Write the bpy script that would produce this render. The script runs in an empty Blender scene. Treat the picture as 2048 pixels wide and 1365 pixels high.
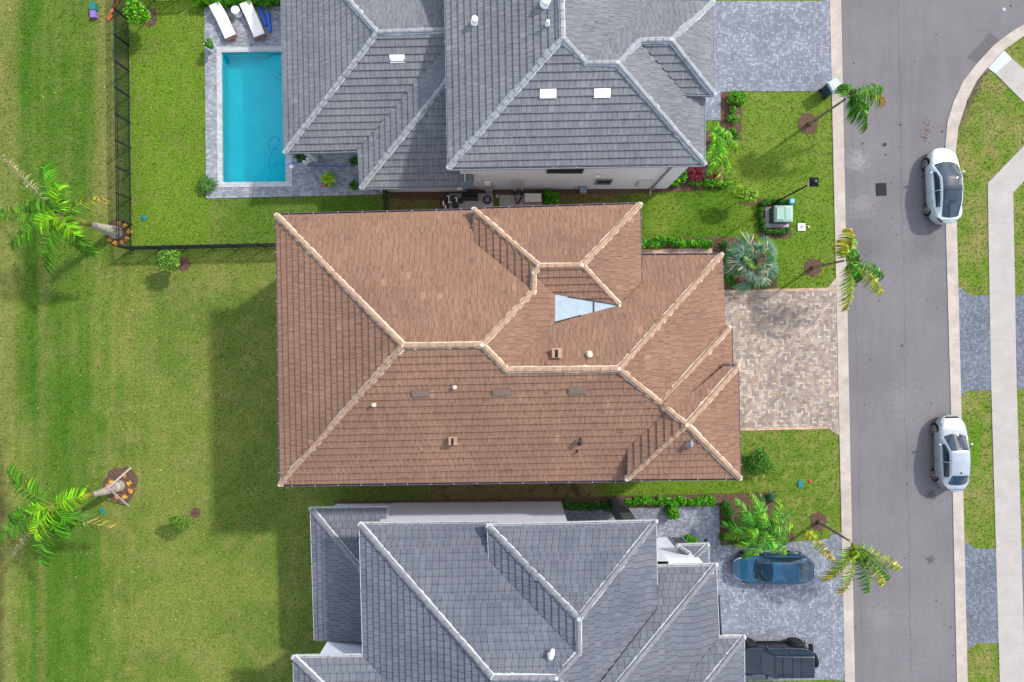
import bpy, bmesh, math, random
import numpy as np
from mathutils import Vector, Matrix
from mathutils.geometry import tessellate_polygon
R = math.radians
random.seed(7); rng = np.random.default_rng(7)
scene = bpy.context.scene
C = scene.collection
# ------------------------------------------------------------------ camera, sky, sun, exposure
H = 38.5            # drone height in metres
S = 32.5            # photograph pixels per metre on the ground
cam = bpy.data.cameras.new('camera'); cam.sensor_fit = 'HORIZONTAL'
cam.angle = 2*math.atan(1024/(H*S)); cam.clip_end = 1000; cam.clip_start = 0.5
camo = bpy.data.objects.new('camera', cam); C.objects.link(camo); camo.location = (0, 0, H)
scene.camera = camo
SUN_EL, SUN_AZ = 41.0, 34.0      # elevation; azimuth counted from +X towards +Y
w = bpy.data.worlds.new("World"); scene.world = w; w.use_nodes = True
nt = w.node_tree; bg = nt.nodes['Background']
sky = nt.nodes.new('ShaderNodeTexSky'); sky.sky_type = 'NISHITA'; sky.sun_disc = False
sky.sun_elevation = R(SUN_EL); sky.sun_rotation = R(90-SUN_AZ); sky.dust_density = 2.0; sky.air_density = 1.0
# broken clouds in the sky
tc = nt.nodes.new('ShaderNodeTexCoord'); nz = nt.nodes.new('ShaderNodeTexNoise'); nz.inputs['Scale'].default_value = 5.0
nz.inputs['Detail'].default_value = 6; nt.links.new(tc.outputs['Generated'], nz.inputs['Vector'])
rp = nt.nodes.new('ShaderNodeMapRange'); rp.inputs[1].default_value = .48; rp.inputs[2].default_value = .60
nt.links.new(nz.outputs[0], rp.inputs[0])
mx = nt.nodes.new('ShaderNodeMix'); mx.data_type = 'RGBA'
nt.links.new(rp.outputs[0], mx.inputs[0]); nt.links.new(sky.outputs[0], mx.inputs[6]); mx.inputs[7].default_value = (5.8, 5.85, 6.2, 1)
nt.links.new(mx.outputs[2], bg.inputs[0]); bg.inputs[1].default_value = 0.15
sl = bpy.data.lights.new('sun', 'SUN'); sl.energy = 2.35; sl.angle = R(2.6); sl.color = (1.0, .95, .87)
so = bpy.data.objects.new('sun', sl); C.objects.link(so)
sd = Vector((math.cos(R(SUN_EL))*math.cos(R(SUN_AZ)), math.cos(R(SUN_EL))*math.sin(R(SUN_AZ)), math.sin(R(SUN_EL))))
so.rotation_euler = sd.to_track_quat('Z', 'Y').to_euler(); so.location = sd*60
vs = scene.view_settings; scene.display_settings.display_device = 'sRGB'
vs.view_transform = 'Standard'; vs.look = 'None'; vs.gamma = 1; vs.use_curve_mapping = False; vs.exposure = 1.03
scene.render.engine = 'CYCLES'
scene.cycles.max_bounces = 6; scene.cycles.transparent_max_bounces = 12

# ------------------------------------------------------------------ helpers
def P(px, py, h=0.0):
    """a point at height h, laid out from the survey grid of 32.5 units per metre"""
    k = (H-h)/H/S
    return Vector(((px-1024)*k, -(py-682.5)*k, h))
def tag(o, label=None, cat=None, group=None, kind=None):
    if label: o['label'] = label
    if cat: o['category'] = cat
    if group: o['group'] = group
    if kind: o['kind'] = kind
    return o
def empty(name, loc, rz=0, label=None, cat=None, group=None):
    o = bpy.data.objects.new(name, None); C.objects.link(o); o.location = loc; o.rotation_euler = (0, 0, rz)
    o.empty_display_size = .3
    return tag(o, label, cat, group)
def world_mat(o):
    m = Matrix.LocRotScale(o.location, o.rotation_euler, o.scale)
    return world_mat(o.parent) @ m if o.parent else m
class MB:
    def __init__(s): s.v = []; s.f = []; s.uv = []; s.col = []; s.sm = []
    def add(s, vs, fs, col=None, uvs=None, smooth=False):
        b = len(s.v); s.v += [tuple(v) for v in vs]
        s.f += [tuple(b+i for i in f) for f in fs]; s.sm += [smooth]*len(fs)
        if uvs is not None: s.uv += uvs
        if col is not None: s.col += [tuple(col)+(1.0,)]*len(vs)
        return s
    def box(s, c, d, rz=0, col=None, taper=1.0, M=None):
        x, y, z = d[0]/2, d[1]/2, d[2]/2; vs = []
        for sz in (-1, 1):
            t = taper if sz > 0 else 1
            for sx, sy in ((-1, -1), (1, -1), (1, 1), (-1, 1)): vs.append(Vector((sx*x*t, sy*y*t, sz*z)))
        m = Matrix.Translation(Vector(c)) @ Matrix.Rotation(rz, 4, 'Z')
        if M is not None: m = Matrix.Translation(Vector(c)) @ M
        vs = [m @ v for v in vs]
        return s.add(vs, [(3, 2, 1, 0), (4, 5, 6, 7), (0, 1, 5, 4), (1, 2, 6, 5), (2, 3, 7, 6), (3, 0, 4, 7)], col)
    def bar(s, a, b, wd, ht, col=None, roll=None):
        a = Vector(a); b = Vector(b); d = b-a; L = d.length
        if L < 1e-6: return s
        z = d.normalized(); up = Vector((0, 0, 1)) if abs(z.z) < .99 else Vector((1, 0, 0))
        x = up.cross(z).normalized(); y = z.cross(x)
        vs = [p + x*(sx*wd/2) + y*(sy*ht/2) for p in (a, b) for sx, sy in ((-1, -1), (1, -1), (1, 1), (-1, 1))]
        return s.add(vs, [(3, 2, 1, 0), (4, 5, 6, 7), (0, 1, 5, 4), (1, 2, 6, 5), (2, 3, 7, 6), (3, 0, 4, 7)], col)
    def tube(s, pts, rad, n=10, col=None, cap=True, cols=None):
        pts = [Vector(p) for p in pts]
        if not hasattr(rad, '__len__'): rad = [rad]*len(pts)
        vs = []; k = len(pts); b = len(s.v)
        for i, p in enumerate(pts):
            t = (pts[min(i+1, k-1)]-pts[max(i-1, 0)]).normalized()
            up = Vector((0, 0, 1)) if abs(t.z) < .95 else Vector((1, 0, 0))
            x = up.cross(t).normalized(); y = t.cross(x)
            for j in range(n):
                a = 2*math.pi*j/n; vs.append(p + x*(rad[i]*math.cos(a)) + y*(rad[i]*math.sin(a)))
        fs = [(i*n+j, i*n+(j+1) % n, (i+1)*n+(j+1) % n, (i+1)*n+j) for i in range(k-1) for j in range(n)]
        if cap: fs += [tuple(range(n-1, -1, -1)), tuple((k-1)*n+j for j in range(n))]
        s.add(vs, fs, None, smooth=True)
        if cols: s.col += [tuple(cols[i])+(1.,) for i in range(k) for j in range(n)]
        elif col is not None: s.col += [tuple(col)+(1.,)]*len(vs)
        return s
    def lathe(s, c, prof, n=20, col=None, M=None, smooth=True):
        m = Matrix.Translation(Vector(c)) @ (M if M is not None else Matrix.Identity(4))
        vs = [m @ Vector((r*math.cos(2*math.pi*j/n), r*math.sin(2*math.pi*j/n), z)) for r, z in prof for j in range(n)]
        fs = [(i*n+j, i*n+(j+1) % n, (i+1)*n+(j+1) % n, (i+1)*n+j) for i in range(len(prof)-1) for j in range(n)]
        fs.append(tuple((len(prof)-1)*n+j for j in range(n))); fs.append(tuple(range(n-1, -1, -1)))
        return s.add(vs, fs, col, smooth=smooth)
    def build(s, name, mat, parent=None, label=None, cat=None, group=None, kind=None):
        me = bpy.data.meshes.new(name); vs = s.v
        if parent is not None:
            inv = world_mat(parent).inverted(); vs = [inv @ Vector(v) for v in s.v]
        elif kind is None and cat is not None and len(s.v):
            o0 = Vector((sum(v[0] for v in s.v)/len(s.v), sum(v[1] for v in s.v)/len(s.v), min(v[2] for v in s.v)))
            vs = [Vector(v)-o0 for v in s.v]
        me.from_pydata([tuple(v) for v in vs], [], s.f)
        if s.uv:
            uvl = me.uv_layers.new(name='UVMap'); uvl.data.foreach_set('uv', [c for t in s.uv for c in t])
        if s.col and len(s.col) == len(s.v):
            ca = me.color_attributes.new('Col', 'FLOAT_COLOR', 'POINT'); ca.data.foreach_set('color', [c for t in s.col for c in t])
        me.polygons.foreach_set('use_smooth', s.sm); me.update()
        if isinstance(mat, (list, tuple)):
            for m_ in mat: me.materials.append(m_)
        else: me.materials.append(mat)
        o = bpy.data.objects.new(name, me); C.objects.link(o)
        if parent is not None: o.parent = parent
        elif kind is None and cat is not None and len(s.v): o.location = o0
        return tag(o, label, cat, group, kind)

# ------------------------------------------------------------------ node helpers and materials
class NT:
    def __init__(s, name):
        s.m = bpy.data.materials.new(name); s.m.use_nodes = True; s.t = s.m.node_tree
        s.b = s.t.nodes['Principled BSDF']; s.out = s.t.nodes['Material Output']
    def n(s, ty, **kw):
        nd = s.t.nodes.new(ty)
        for k, v in kw.items(): setattr(nd, k, v)
        return nd
    def put(s, sock, v):
        if isinstance(v, bpy.types.NodeSocket): s.t.links.new(v, sock)
        elif isinstance(v, (tuple, list)) and len(v) == 3 and sock.type == 'RGBA': sock.default_value = (*v, 1)
        else: sock.default_value = v
    def math(s, op, a, b=0.0, c=0.0):
        nd = s.n('ShaderNodeMath', operation=op)
        s.put(nd.inputs[0], a); s.put(nd.inputs[1], b)
        if op in ('MULTIPLY_ADD', 'COMPARE', 'SMOOTH_MIN'): s.put(nd.inputs[2], c)
        return nd.outputs[0]
    def mix(s, f, a, b, blend='MIX'):
        nd = s.n('ShaderNodeMix', data_type='RGBA', blend_type=blend)
        s.put(nd.inputs[0], f); s.put(nd.inputs[6], a); s.put(nd.inputs[7], b); return nd.outputs[2]
    def noise(s, vec, scale, detail=3, rough=.55, dist=0.0):
        nd = s.n('ShaderNodeTexNoise'); s.put(nd.inputs['Vector'], vec); nd.inputs['Scale'].default_value = scale
        nd.inputs['Detail'].default_value = detail; nd.inputs['Roughness'].default_value = rough; nd.inputs['Distortion'].default_value = dist
        return nd.outputs[0]
    def rng(s, v, a, b, c=0.0, d=1.0):
        nd = s.n('ShaderNodeMapRange'); s.put(nd.inputs[0], v)
        for i, q in enumerate((a, b, c, d)): nd.inputs[i+1].default_value = q
        return nd.outputs[0]
    def pos(s): return s.n('ShaderNodeNewGeometry').outputs['Position']
    def obj(s): return s.n('ShaderNodeTexCoord').outputs['Object']
    def xyz(s, v):
        nd = s.n('ShaderNodeSeparateXYZ'); s.put(nd.inputs[0], v); return nd.outputs
    def vec(s, x, y, z=0.0):
        nd = s.n('ShaderNodeCombineXYZ'); s.put(nd.inputs[0], x); s.put(nd.inputs[1], y); s.put(nd.inputs[2], z); return nd.outputs[0]
    def vmul(s, v, t):
        nd = s.n('ShaderNodeVectorMath', operation='MULTIPLY'); s.put(nd.inputs[0], v); nd.inputs[1].default_value = t; return nd.outputs[0]
    def white(s, v):
        nd = s.n('ShaderNodeTexWhiteNoise', noise_dimensions='3D'); s.put(nd.inputs[0], v); return nd.outputs[0]
    def ramp(s, f, stops, mode='LINEAR'):
        nd = s.n('ShaderNodeValToRGB'); s.put(nd.inputs[0], f); cr = nd.color_ramp; cr.interpolation = mode
        while len(cr.elements) < len(stops): cr.elements.new(.5)
        for e, (p, c) in zip(cr.elements, stops): e.position = p; e.color = (*c, 1)
        return nd.outputs[0]
    def bump(s, h, strength=.3, dist=.02):
        nd = s.n('ShaderNodeBump'); s.put(nd.inputs['Height'], h); nd.inputs['Strength'].default_value = strength
        nd.inputs['Distance'].default_value = dist; s.t.links.new(nd.outputs[0], s.b.inputs['Normal'])
    def fin(s, col=None, rough=.8, metal=0.0, spec=.3, coat=0.0):
        if col is not None: s.put(s.b.inputs['Base Color'], col)
        s.put(s.b.inputs['Roughness'], rough); s.b.inputs['Metallic'].default_value = metal
        s.b.inputs['Specular IOR Level'].default_value = spec; s.b.inputs['Coat Weight'].default_value = coat
        s.b.inputs['Coat Roughness'].default_value = .04
        return s.m
def plain(name, col, rough=.6, metal=0.0, spec=.4, coat=0.0, var=.12, scale=9.0):
    t = NT(name); o = t.obj(); f = t.noise(o, scale, 4)
    c = t.mix(t.rng(f, .3, .7), tuple(x*(1-var) for x in col), tuple(min(1, x*(1+var)) for x in col))
    return t.fin(c, rough, metal, spec, coat)
def foliage_mat(name, trans=.12, rough=.5):
    t = NT(name); a = t.n('ShaderNodeAttribute', attribute_name='Col').outputs[0]
    f = t.noise(t.obj(), 35, 2)
    c = t.mix(t.rng(f, .25, .75), t.mix(1.0, a, (.72, .74, .7), 'MULTIPLY'), t.mix(1.0, a, (1.2, 1.2, 1.1), 'MULTIPLY'))
    t.fin(c, rough, 0, .12)
    tr = t.n('ShaderNodeBsdfTranslucent'); t.put(tr.inputs[0], t.mix(1.0, c, (1.3, 1.4, .7), 'MULTIPLY'))
    ms = t.n('ShaderNodeMixShader'); ms.inputs[0].default_value = trans
    t.t.links.new(t.b.outputs[0], ms.inputs[1]); t.t.links.new(tr.outputs[0], ms.inputs[2]); t.t.links.new(ms.outputs[0], t.out.inputs[0])
    return t.m
def attr_mat(name, rough=.7):
    t = NT(name); a = t.n('ShaderNodeAttribute', attribute_name='Col').outputs[0]
    f = t.noise(t.obj(), 14, 5); c = t.mix(t.rng(f, .3, .7), t.mix(1.0, a, (.75, .75, .75), 'MULTIPLY'), t.mix(1.0, a, (1.2, 1.2, 1.2), 'MULTIPLY'))
    return t.fin(c, rough)
def ground_mat(name, fine=True):
    t = NT(name); a = t.n('ShaderNodeAttribute', attribute_name='Col').outputs[0]; p = t.pos()
    f1 = t.noise(p, 9, 4, .7); f2 = t.noise(p, 26, 3, .7)
    c = t.mix(t.rng(f1, .34, .66), t.mix(1.0, a, (.60, .72, .55), 'MULTIPLY'), t.mix(1.0, a, (1.32, 1.2, 1.4), 'MULTIPLY'))
    c = t.mix(t.rng(f2, .3, .7), t.mix(1.0, c, (.55, .62, .55), 'MULTIPLY'), t.mix(1.0, c, (1.45, 1.35, 1.4), 'MULTIPLY'))
    t.bump(f2, .6, .03)
    return t.fin(c, .95, 0, .1)
def paver_mat(name, stops, bw=.105, rot=0.0, joint=.55, big=(.8, 1.15), pattern='herring', stain=(.6, .5)):
    t = NT(name); x, y, z = t.xyz(t.pos())
    ca, sa = math.cos(rot)/bw, math.sin(rot)/bw
    X = t.math('ADD', t.math('MULTIPLY', x, ca), t.math('MULTIPLY', y, -sa)); Y = t.math('ADD', t.math('MULTIPLY', x, sa), t.math('MULTIPLY', y, ca))
    if pattern == 'herring':
        i = t.math('FLOOR', X); j = t.math('FLOOR', Y); fx = t.math('SUBTRACT', X, i); fy = t.math('SUBTRACT', Y, j)
        tt = t.math('FLOORED_MODULO', t.math('SUBTRACT', i, j), 4.0)
        t1 = t.math('COMPARE', tt, 1.0, .1); t2 = t.math('COMPARE', tt, 2.0, .1); isH = t.math('LESS_THAN', tt, 1.5)
        ix = t.math('SUBTRACT', i, t1); iy = t.math('SUBTRACT', j, t2)
        lx = t.math('ADD', fx, t1); ly = t.math('ADD', fy, t2)
        A = t.math('ADD', t.math('MULTIPLY', isH, lx), t.math('MULTIPLY', t.math('SUBTRACT', 1.0, isH), ly))
        B = t.math('ADD', t.math('MULTIPLY', isH, fy), t.math('MULTIPLY', t.math('SUBTRACT', 1.0, isH), fx))
        hsh = t.math('MULTIPLY', isH, 7.3)
    else:   # running bond
        j = t.math('FLOOR', Y); B = t.math('SUBTRACT', Y, j)
        off = t.math('MULTIPLY', t.white(t.vec(j, 3.0, 1.0)), 2.0)
        Xo = t.math('DIVIDE', t.math('ADD', X, off), 2.0); i = t.math('FLOOR', Xo); A = t.math('MULTIPLY', t.math('SUBTRACT', Xo, i), 2.0)
        ix, iy, hsh = i, j, 1.0
    d = t.math('MINIMUM', t.math('MINIMUM', A, t.math('SUBTRACT', 2.0, A)), t.math('MINIMUM', B, t.math('SUBTRACT', 1.0, B)))
    r = t.white(t.vec(ix, iy, hsh))
    c = t.ramp(r, stops, 'CONSTANT')
    b1 = t.noise(t.pos(), .45, 3); c = t.mix(1.0, c, t.ramp(t.rng(b1, .3, .7), [(0, (big[0],)*3), (1, (big[1],)*3)]), 'MULTIPLY')
    c = t.mix(t.math('MULTIPLY', t.rng(d, .05, .14, 1.0, 0.0), joint), c, (.03, .03, .03))
    n2 = t.noise(t.pos(), 1.2, 5, .6); c = t.mix(t.math('MULTIPLY', t.rng(n2, .56, .75), stain[1]), c, t.mix(1.0, c, (stain[0],)*3, 'MULTIPLY'))
    t.bump(t.rng(d, .0, .15), .3, .01)
    return t.fin(c, .85, 0, .2)
def tile_mat(name, cols, odd, wd=.27, ex=.30, streak=(.35, .30, .30), cut=.60, amt=.8, jl=.55):
    t = NT(name); uv = t.n('ShaderNodeUVMap', uv_map='UVMap').outputs[0]; u, v, _ = t.xyz(uv)
    row = t.math('FLOOR', t.math('DIVIDE', v, ex)); ro = t.white(t.vec(row, 5.0, 2.0))
    uu = t.math('ADD', t.math('DIVIDE', u, wd), t.math('MULTIPLY', ro, 13.0)); col = t.math('FLOOR', uu); fu = t.math('SUBTRACT', uu, col)
    r = t.white(t.vec(col, row, 9.0)); r2 = t.white(t.vec(col, row, 31.0))
    c = t.ramp(r, cols)
    c = t.mix(t.math('MULTIPLY', t.math('GREATER_THAN', r2, .994), .7), c, odd)
    sv = t.vec(t.math('MULTIPLY', u, 24.0), t.math('MULTIPLY', v, 1.8), t.math('MULTIPLY', r, 20.0))
    n = t.noise(sv, 1.0, 3, .6); c = t.mix(t.math('MULTIPLY', t.rng(n, .42, .70), amt), c, t.mix(1.0, c, streak, 'MULTIPLY'))
    sv2 = t.vec(t.math('MULTIPLY', u, 9.0), t.math('MULTIPLY', v, 2.5), t.math('MULTIPLY', r2, 50.0))
    n3 = t.noise(sv2, 1.0, 2, .5); c = t.mix(t.math('MULTIPLY', t.rng(n3, cut+.04, cut+.14), .55), c, (.05, .045, .045))
    big = t.noise(t.pos(), .35, 4); c = t.mix(1.0, c, t.ramp(t.rng(big, .3, .7), [(0, (.86, .86, .88)), (1, (1.1, 1.09, 1.07))]), 'MULTIPLY')
    e = t.math('MINIMUM', fu, t.math('SUBTRACT', 1.0, fu)); c = t.mix(t.math('MULTIPLY', t.rng(e, .02, .07, 1.0, 0.0), jl), c, (.03, .027, .025))
    t.bump(n, .35, .02)
    return t.fin(c, .85, 0, .15)
def concrete_mat(name, col, joint=3.0, axis='y', dirt=.35):
    t = NT(name); p = t.pos(); x, y, z = t.xyz(p)
    n = t.noise(p, 1.1, 6, .65); f = t.noise(p, 30, 3)
    c = t.mix(t.rng(n, .35, .7), col, tuple(q*(1-dirt) for q in col)); c = t.mix(t.math('MULTIPLY', t.rng(f, .3, .7), .25), c, tuple(q*1.15 for q in col))
    q = t.math('FRACT', t.math('DIVIDE', y if axis == 'y' else x, joint))
    c = t.mix(t.math('MULTIPLY', t.math('LESS_THAN', q, .018/joint*1.2), .28), c, (.08, .075, .07))
    return t.fin(c, .9, 0, .2)
def asphalt_mat():
    t = NT('asphalt'); p = t.pos(); x, y, z = t.xyz(p)
    n = t.noise(p, .22, 5, .6); f = t.noise(p, 40, 3, .7); m = t.noise(p, 4, 5, .65)
    sp = t.noise(t.vmul(p, (1.0, .12, 1)), 1.6, 4, .6)
    c = t.mix(t.rng(n, .35, .65), (.112, .105, .115), (.148, .140, .150))
    c = t.mix(t.math('MULTIPLY', t.rng(m, .35, .65), .45), c, (.108, .102, .112))
    c = t.mix(t.math('MULTIPLY', t.rng(sp, .45, .7), .35), c, (.165, .155, .155))
    c = t.mix(t.math('MULTIPLY', t.rng(f, .45, .7), .5), c, (.21, .20, .20))
    c = t.mix(t.math('MULTIPLY', t.rng(f, .28, .40, 1.0, 0.0), .6), c, (.06, .055, .058))
    wob = t.math('MULTIPLY', t.math('SUBTRACT', t.noise(p, .9, 4), .5), .5)
    for x0, am in ((24.15, .35), (21.2, .18)):
        d = t.math('ABSOLUTE', t.math('ADD', t.math('SUBTRACT', x, x0), t.math('ADD', wob, t.math('MULTIPLY', y, .02))))
        c = t.mix(t.math('MULTIPLY', t.rng(d, .0, .05, 1.0, 0.0), am), c, (.04, .038, .04))
    ds = t.noise(p, 2.2, 2, .4); c = t.mix(t.rng(ds, .735, .75), c, (.035, .03, .032))
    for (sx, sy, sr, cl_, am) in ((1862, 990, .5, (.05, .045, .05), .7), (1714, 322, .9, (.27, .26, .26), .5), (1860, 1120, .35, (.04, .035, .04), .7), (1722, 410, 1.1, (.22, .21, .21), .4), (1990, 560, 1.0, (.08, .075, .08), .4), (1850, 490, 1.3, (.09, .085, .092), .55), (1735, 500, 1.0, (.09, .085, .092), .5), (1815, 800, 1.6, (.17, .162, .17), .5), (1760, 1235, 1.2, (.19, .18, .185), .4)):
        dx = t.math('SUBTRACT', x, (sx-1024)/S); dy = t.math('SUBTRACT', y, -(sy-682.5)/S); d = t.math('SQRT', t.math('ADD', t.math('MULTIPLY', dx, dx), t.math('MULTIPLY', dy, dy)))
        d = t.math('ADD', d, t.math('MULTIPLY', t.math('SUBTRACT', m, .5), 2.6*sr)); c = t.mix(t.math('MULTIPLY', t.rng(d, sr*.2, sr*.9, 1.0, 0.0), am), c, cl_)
    t.bump(f, .5, .01)
    return t.fin(c, .9, 0, .2)
def mulch_mat():
    t = NT('mulch'); p = t.pos(); f = t.noise(p, 22, 4, .8, .6); g = t.noise(p, 5, 3)
    c = t.ramp(t.rng(f, .3, .7), [(0, (.025, .016, .012)), (.5, (.095, .055, .042)), (1, (.25, .17, .13))])
    c = t.mix(t.math('MULTIPLY', g, .4), c, (.10, .045, .03)); t.bump(f, .9, .04)
    return t.fin(c, .95, 0, .1)
def car_paint(name, col, metal=.3, rough=.25):
    t = NT(name); f = t.noise(t.obj(), 700, 1); c = t.mix(t.rng(f, .35, .65), tuple(q*.93 for q in col), tuple(min(1, q*1.05) for q in col))
    return t.fin(c, rough, metal, .5, 1.0)
M = {}
M['brown_tile'] = tile_mat('brown_roof_tile', [(0, (.216, .124, .084)), (.35, (.228, .133, .091)), (.7, (.240, .142, .098)), (1, (.220, .127, .086))], (.32, .19, .125), ex=.34, streak=(.50, .47, .47), amt=.8)
M['gray_tile'] = tile_mat('gray_roof_tile', [(0, (.158, .166, .180)), (.5, (.172, .180, .194)), (1, (.188, .196, .209))], (.23, .24, .25), ex=.34, streak=(.52, .53, .56))
M['slate_tile'] = tile_mat('dark_gray_roof_tile', [(0, (.108, .118, .144)), (.5, (.120, .130, .156)), (1, (.134, .144, .170))], (.15, .16, .18), wd=.33, ex=.34, streak=(.72, .72, .76), amt=.7, cut=.66, jl=.75)
M['tan_cap'] = plain('tan_ridge_tile', (.29, .188, .122), .8, var=.22, scale=4)
M['gray_cap'] = plain('pale_gray_ridge_tile', (.235, .245, .262), .8, var=.2, scale=4)
M['slate_cap'] = plain('slate_ridge_tile', (.155, .155, .17), .8, var=.2, scale=4)
M['mortar'] = plain('white_mortar', (.50, .43, .36), .9)
M['mortar_blue'] = plain('white_mortar_cool', (.38, .42, .46), .9)
M['bronze'] = plain('dark_bronze_metal', (.13, .10, .115), .45, .5)
M['white_metal'] = plain('white_painted_metal', (.47, .49, .50), .5)
M['gray_metal'] = plain('gray_painted_metal', (.20, .22, .25), .5)
M['stucco'] = plain('white_stucco', (.58, .60, .71), .9, var=.05, scale=3)
M['cream_stucco'] = plain('cream_stucco', (.60, .50, .40), .9, var=.06, scale=3)
M['stone'] = plain('dark_stacked_stone', (.055, .06, .072), .8, var=.5, scale=14)
M['window_glass'] = plain('dark_window_glass', (.012, .02, .022), .06, 0, .7, var=.05)
M['metal_flat'] = plain('pale_metal_sheet', (.27, .33, .38), .7, .0, var=.10, scale=3)
M['fence_black'] = plain('black_fence_metal', (.014, .018, .022), .5, .0, .2)
M['foliage'] = foliage_mat('leaf_foliage')
M['bark'] = attr_mat('painted_bark')
M['paint_any'] = attr_mat('coloured_plastic', .45)
M['lawn'] = ground_mat('lawn')
M['asphalt'] = asphalt_mat()
M['curb'] = concrete_mat('curb_concrete', (.40, .355, .31), 3.05)
M['walk'] = concrete_mat('sidewalk_concrete', (.345, .322, .30), 2.4, dirt=.18)
M['pad'] = concrete_mat('pad_concrete', (.36, .34, .33), 9, dirt=.25)
M['mulch'] = mulch_mat()
B0 = 1.0
M['pav_brown'] = paver_mat('tan_herringbone_pavers', [(0, (.27, .20, .16)), (.17, (.20, .172, .16)), (.32, (.35, .29, .235)), (.5, (.285, .235, .20)), (.66, (.39, .34, .285)), (.80, (.245, .215, .20)), (.9, (.31, .24, .185))], .135, R(-1), .45)
M['pav_gray'] = paver_mat('gray_herringbone_pavers', [(0, (.155, .168, .205)), (.25, (.185, .20, .24)), (.5, (.22, .237, .28)), (.70, (.165, .18, .218)), (.88, (.27, .29, .335))], .098, R(-1), .45)
M['pav_blue'] = paver_mat('blue_gray_pavers', [(0, (.095, .11, .135)), (.3, (.115, .133, .16)), (.6, (.14, .158, .19)), (.85, (.165, .185, .22))], .088, R(-2), .4, (.85, 1.15))
M['pav_deck'] = paver_mat('pool_deck_pavers', [(0, (.18, .19, .215)), (.25, (.215, .228, .255)), (.55, (.25, .262, .29)), (.8, (.29, .302, .33))], .12, R(-1), .35, (.85, 1.12), 'running')
M['coping'] = paver_mat('pool_coping_pavers', [(0, (.36, .37, .38)), (.5, (.42, .43, .44))], .15, R(-1), .3, (.9, 1.1), 'running')
M['border'] = paver_mat('driveway_border_pavers', [(0, (.36, .24, .18)), (.5, (.46, .33, .25))], .12, R(-1), .4, (.9, 1.1), 'running')
M['pool_plaster'] = plain('turquoise_pool_plaster', (.08, .66, .70), .7, var=.04, scale=1)
def water_mat():
    t = NT('pool_water'); tr = t.n('ShaderNodeBsdfTransparent'); tr.inputs[0].default_value = (.11, .90, .95, 1)
    gl = t.n('ShaderNodeBsdfGlossy'); gl.inputs['Roughness'].default_value = .02
    fr = t.n('ShaderNodeFresnel'); fr.inputs[0].default_value = 1.33
    bp = t.n('ShaderNodeBump'); bp.inputs['Strength'].default_value = .12; bp.inputs['Distance'].default_value = .03
    t.put(bp.inputs['Height'], t.noise(t.pos(), 2.5, 4)); t.t.links.new(bp.outputs[0], gl.inputs['Normal']); t.t.links.new(bp.outputs[0], fr.inputs['Normal'])
    ms = t.n('ShaderNodeMixShader'); t.put(ms.inputs[0], fr.outputs[0]); t.t.links.new(tr.outputs[0], ms.inputs[1]); t.t.links.new(gl.outputs[0], ms.inputs[2])
    t.t.links.new(ms.outputs[0], t.out.inputs[0]); return t.m
M['water'] = water_mat()
M['silver_paint'] = car_paint('silver_car_paint', (.33, .37, .41), .45)
M['white_paint'] = car_paint('pearl_white_car_paint', (.44, .52, .56), .3)
M['blue_paint'] = car_paint('blue_car_paint', (.003, .062, .125), .3, .28); M['blue_paint'].node_tree.nodes['Principled BSDF'].inputs['Coat Weight'].default_value = .5
M['black_paint'] = car_paint('black_car_paint', (.010, .015, .027), .2, .3); M['black_paint'].node_tree.nodes['Principled BSDF'].inputs['Coat Weight'].default_value = .35
M['car_glass'] = plain('car_glass', (.004, .022, .040), .02, 0, .5, 0.0, var=.02)
M['car_glass'].node_tree.nodes['Principled BSDF'].inputs['IOR'].default_value = 1.62
M['tire'] = plain('tyre_rubber', (.012, .012, .014), .8, 0, .15)
M['rim'] = plain('alloy_rim', (.42, .42, .42), .3, .8)
M['trim'] = plain('black_trim', (.010, .010, .011), .6, 0, .12)
M['lamp_glass'] = plain('headlamp_glass', (.60, .63, .62), .1, .2, .8)
M['red_lamp'] = plain('tail_lamp_red', (.20, .012, .012), .2, 0, .6)
M['wood'] = plain('red_brown_wood', (.20, .065, .03), .6)
M['cushion'] = plain('white_cushion', (.78, .76, .70), .9, var=.04)
M['pale_plastic'] = plain('white_plastic', (.78, .80, .80), .4, var=.04)
M['blue_foam'] = plain('blue_foam', (.02, .12, .62), .5)
M['green_metal'] = plain('pale_green_metal', (.20, .31, .26), .5, .1)
M['green_dark'] = plain('dark_green_metal', (.045, .075, .065), .5, .1)
M['dark_metal'] = plain('dark_metal', (.035, .035, .04), .6, .0, .2, var=.3)
M['bin'] = plain('dark_blue_bin_plastic', (.025, .045, .06), .45)
M['bin_lid'] = plain('gray_blue_bin_lid', (.27, .36, .42), .35)
M['teal'] = plain('teal_plastic', (.005, .14, .13), .5)
# ------------------------------------------------------------------ the ground
def vnoise(x, y, sc, seed):
    g = np.random.default_rng(seed).random((64, 64)); X = x*sc+17.3; Y = y*sc+9.1
    xi = np.floor(X).astype(int); yi = np.floor(Y).astype(int); fx = X-xi; fy = Y-yi
    fx = fx*fx*(3-2*fx); fy = fy*fy*(3-2*fy)
    a = g[xi % 64, yi % 64]; b = g[(xi+1) % 64, yi % 64]; c = g[xi % 64, (yi+1) % 64]; d = g[(xi+1) % 64, (yi+1) % 64]
    return (a*(1-fx)+b*fx)*(1-fy)+(c*(1-fx)+d*fx)*fy
def fnoise(x, y, sc, seed): return (vnoise(x, y, sc, seed)*.5+vnoise(x, y, sc*2.1, seed+1)*.3+vnoise(x, y, sc*4.3, seed+2)*.2)
def sstep(a, b, v): t = np.clip((v-a)/(b-a), 0, 1); return t*t*(3-2*t)
def band(v, a, b, s): return sstep(a-s, a+s, v)*(1-sstep(b-s, b+s, v))
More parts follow.
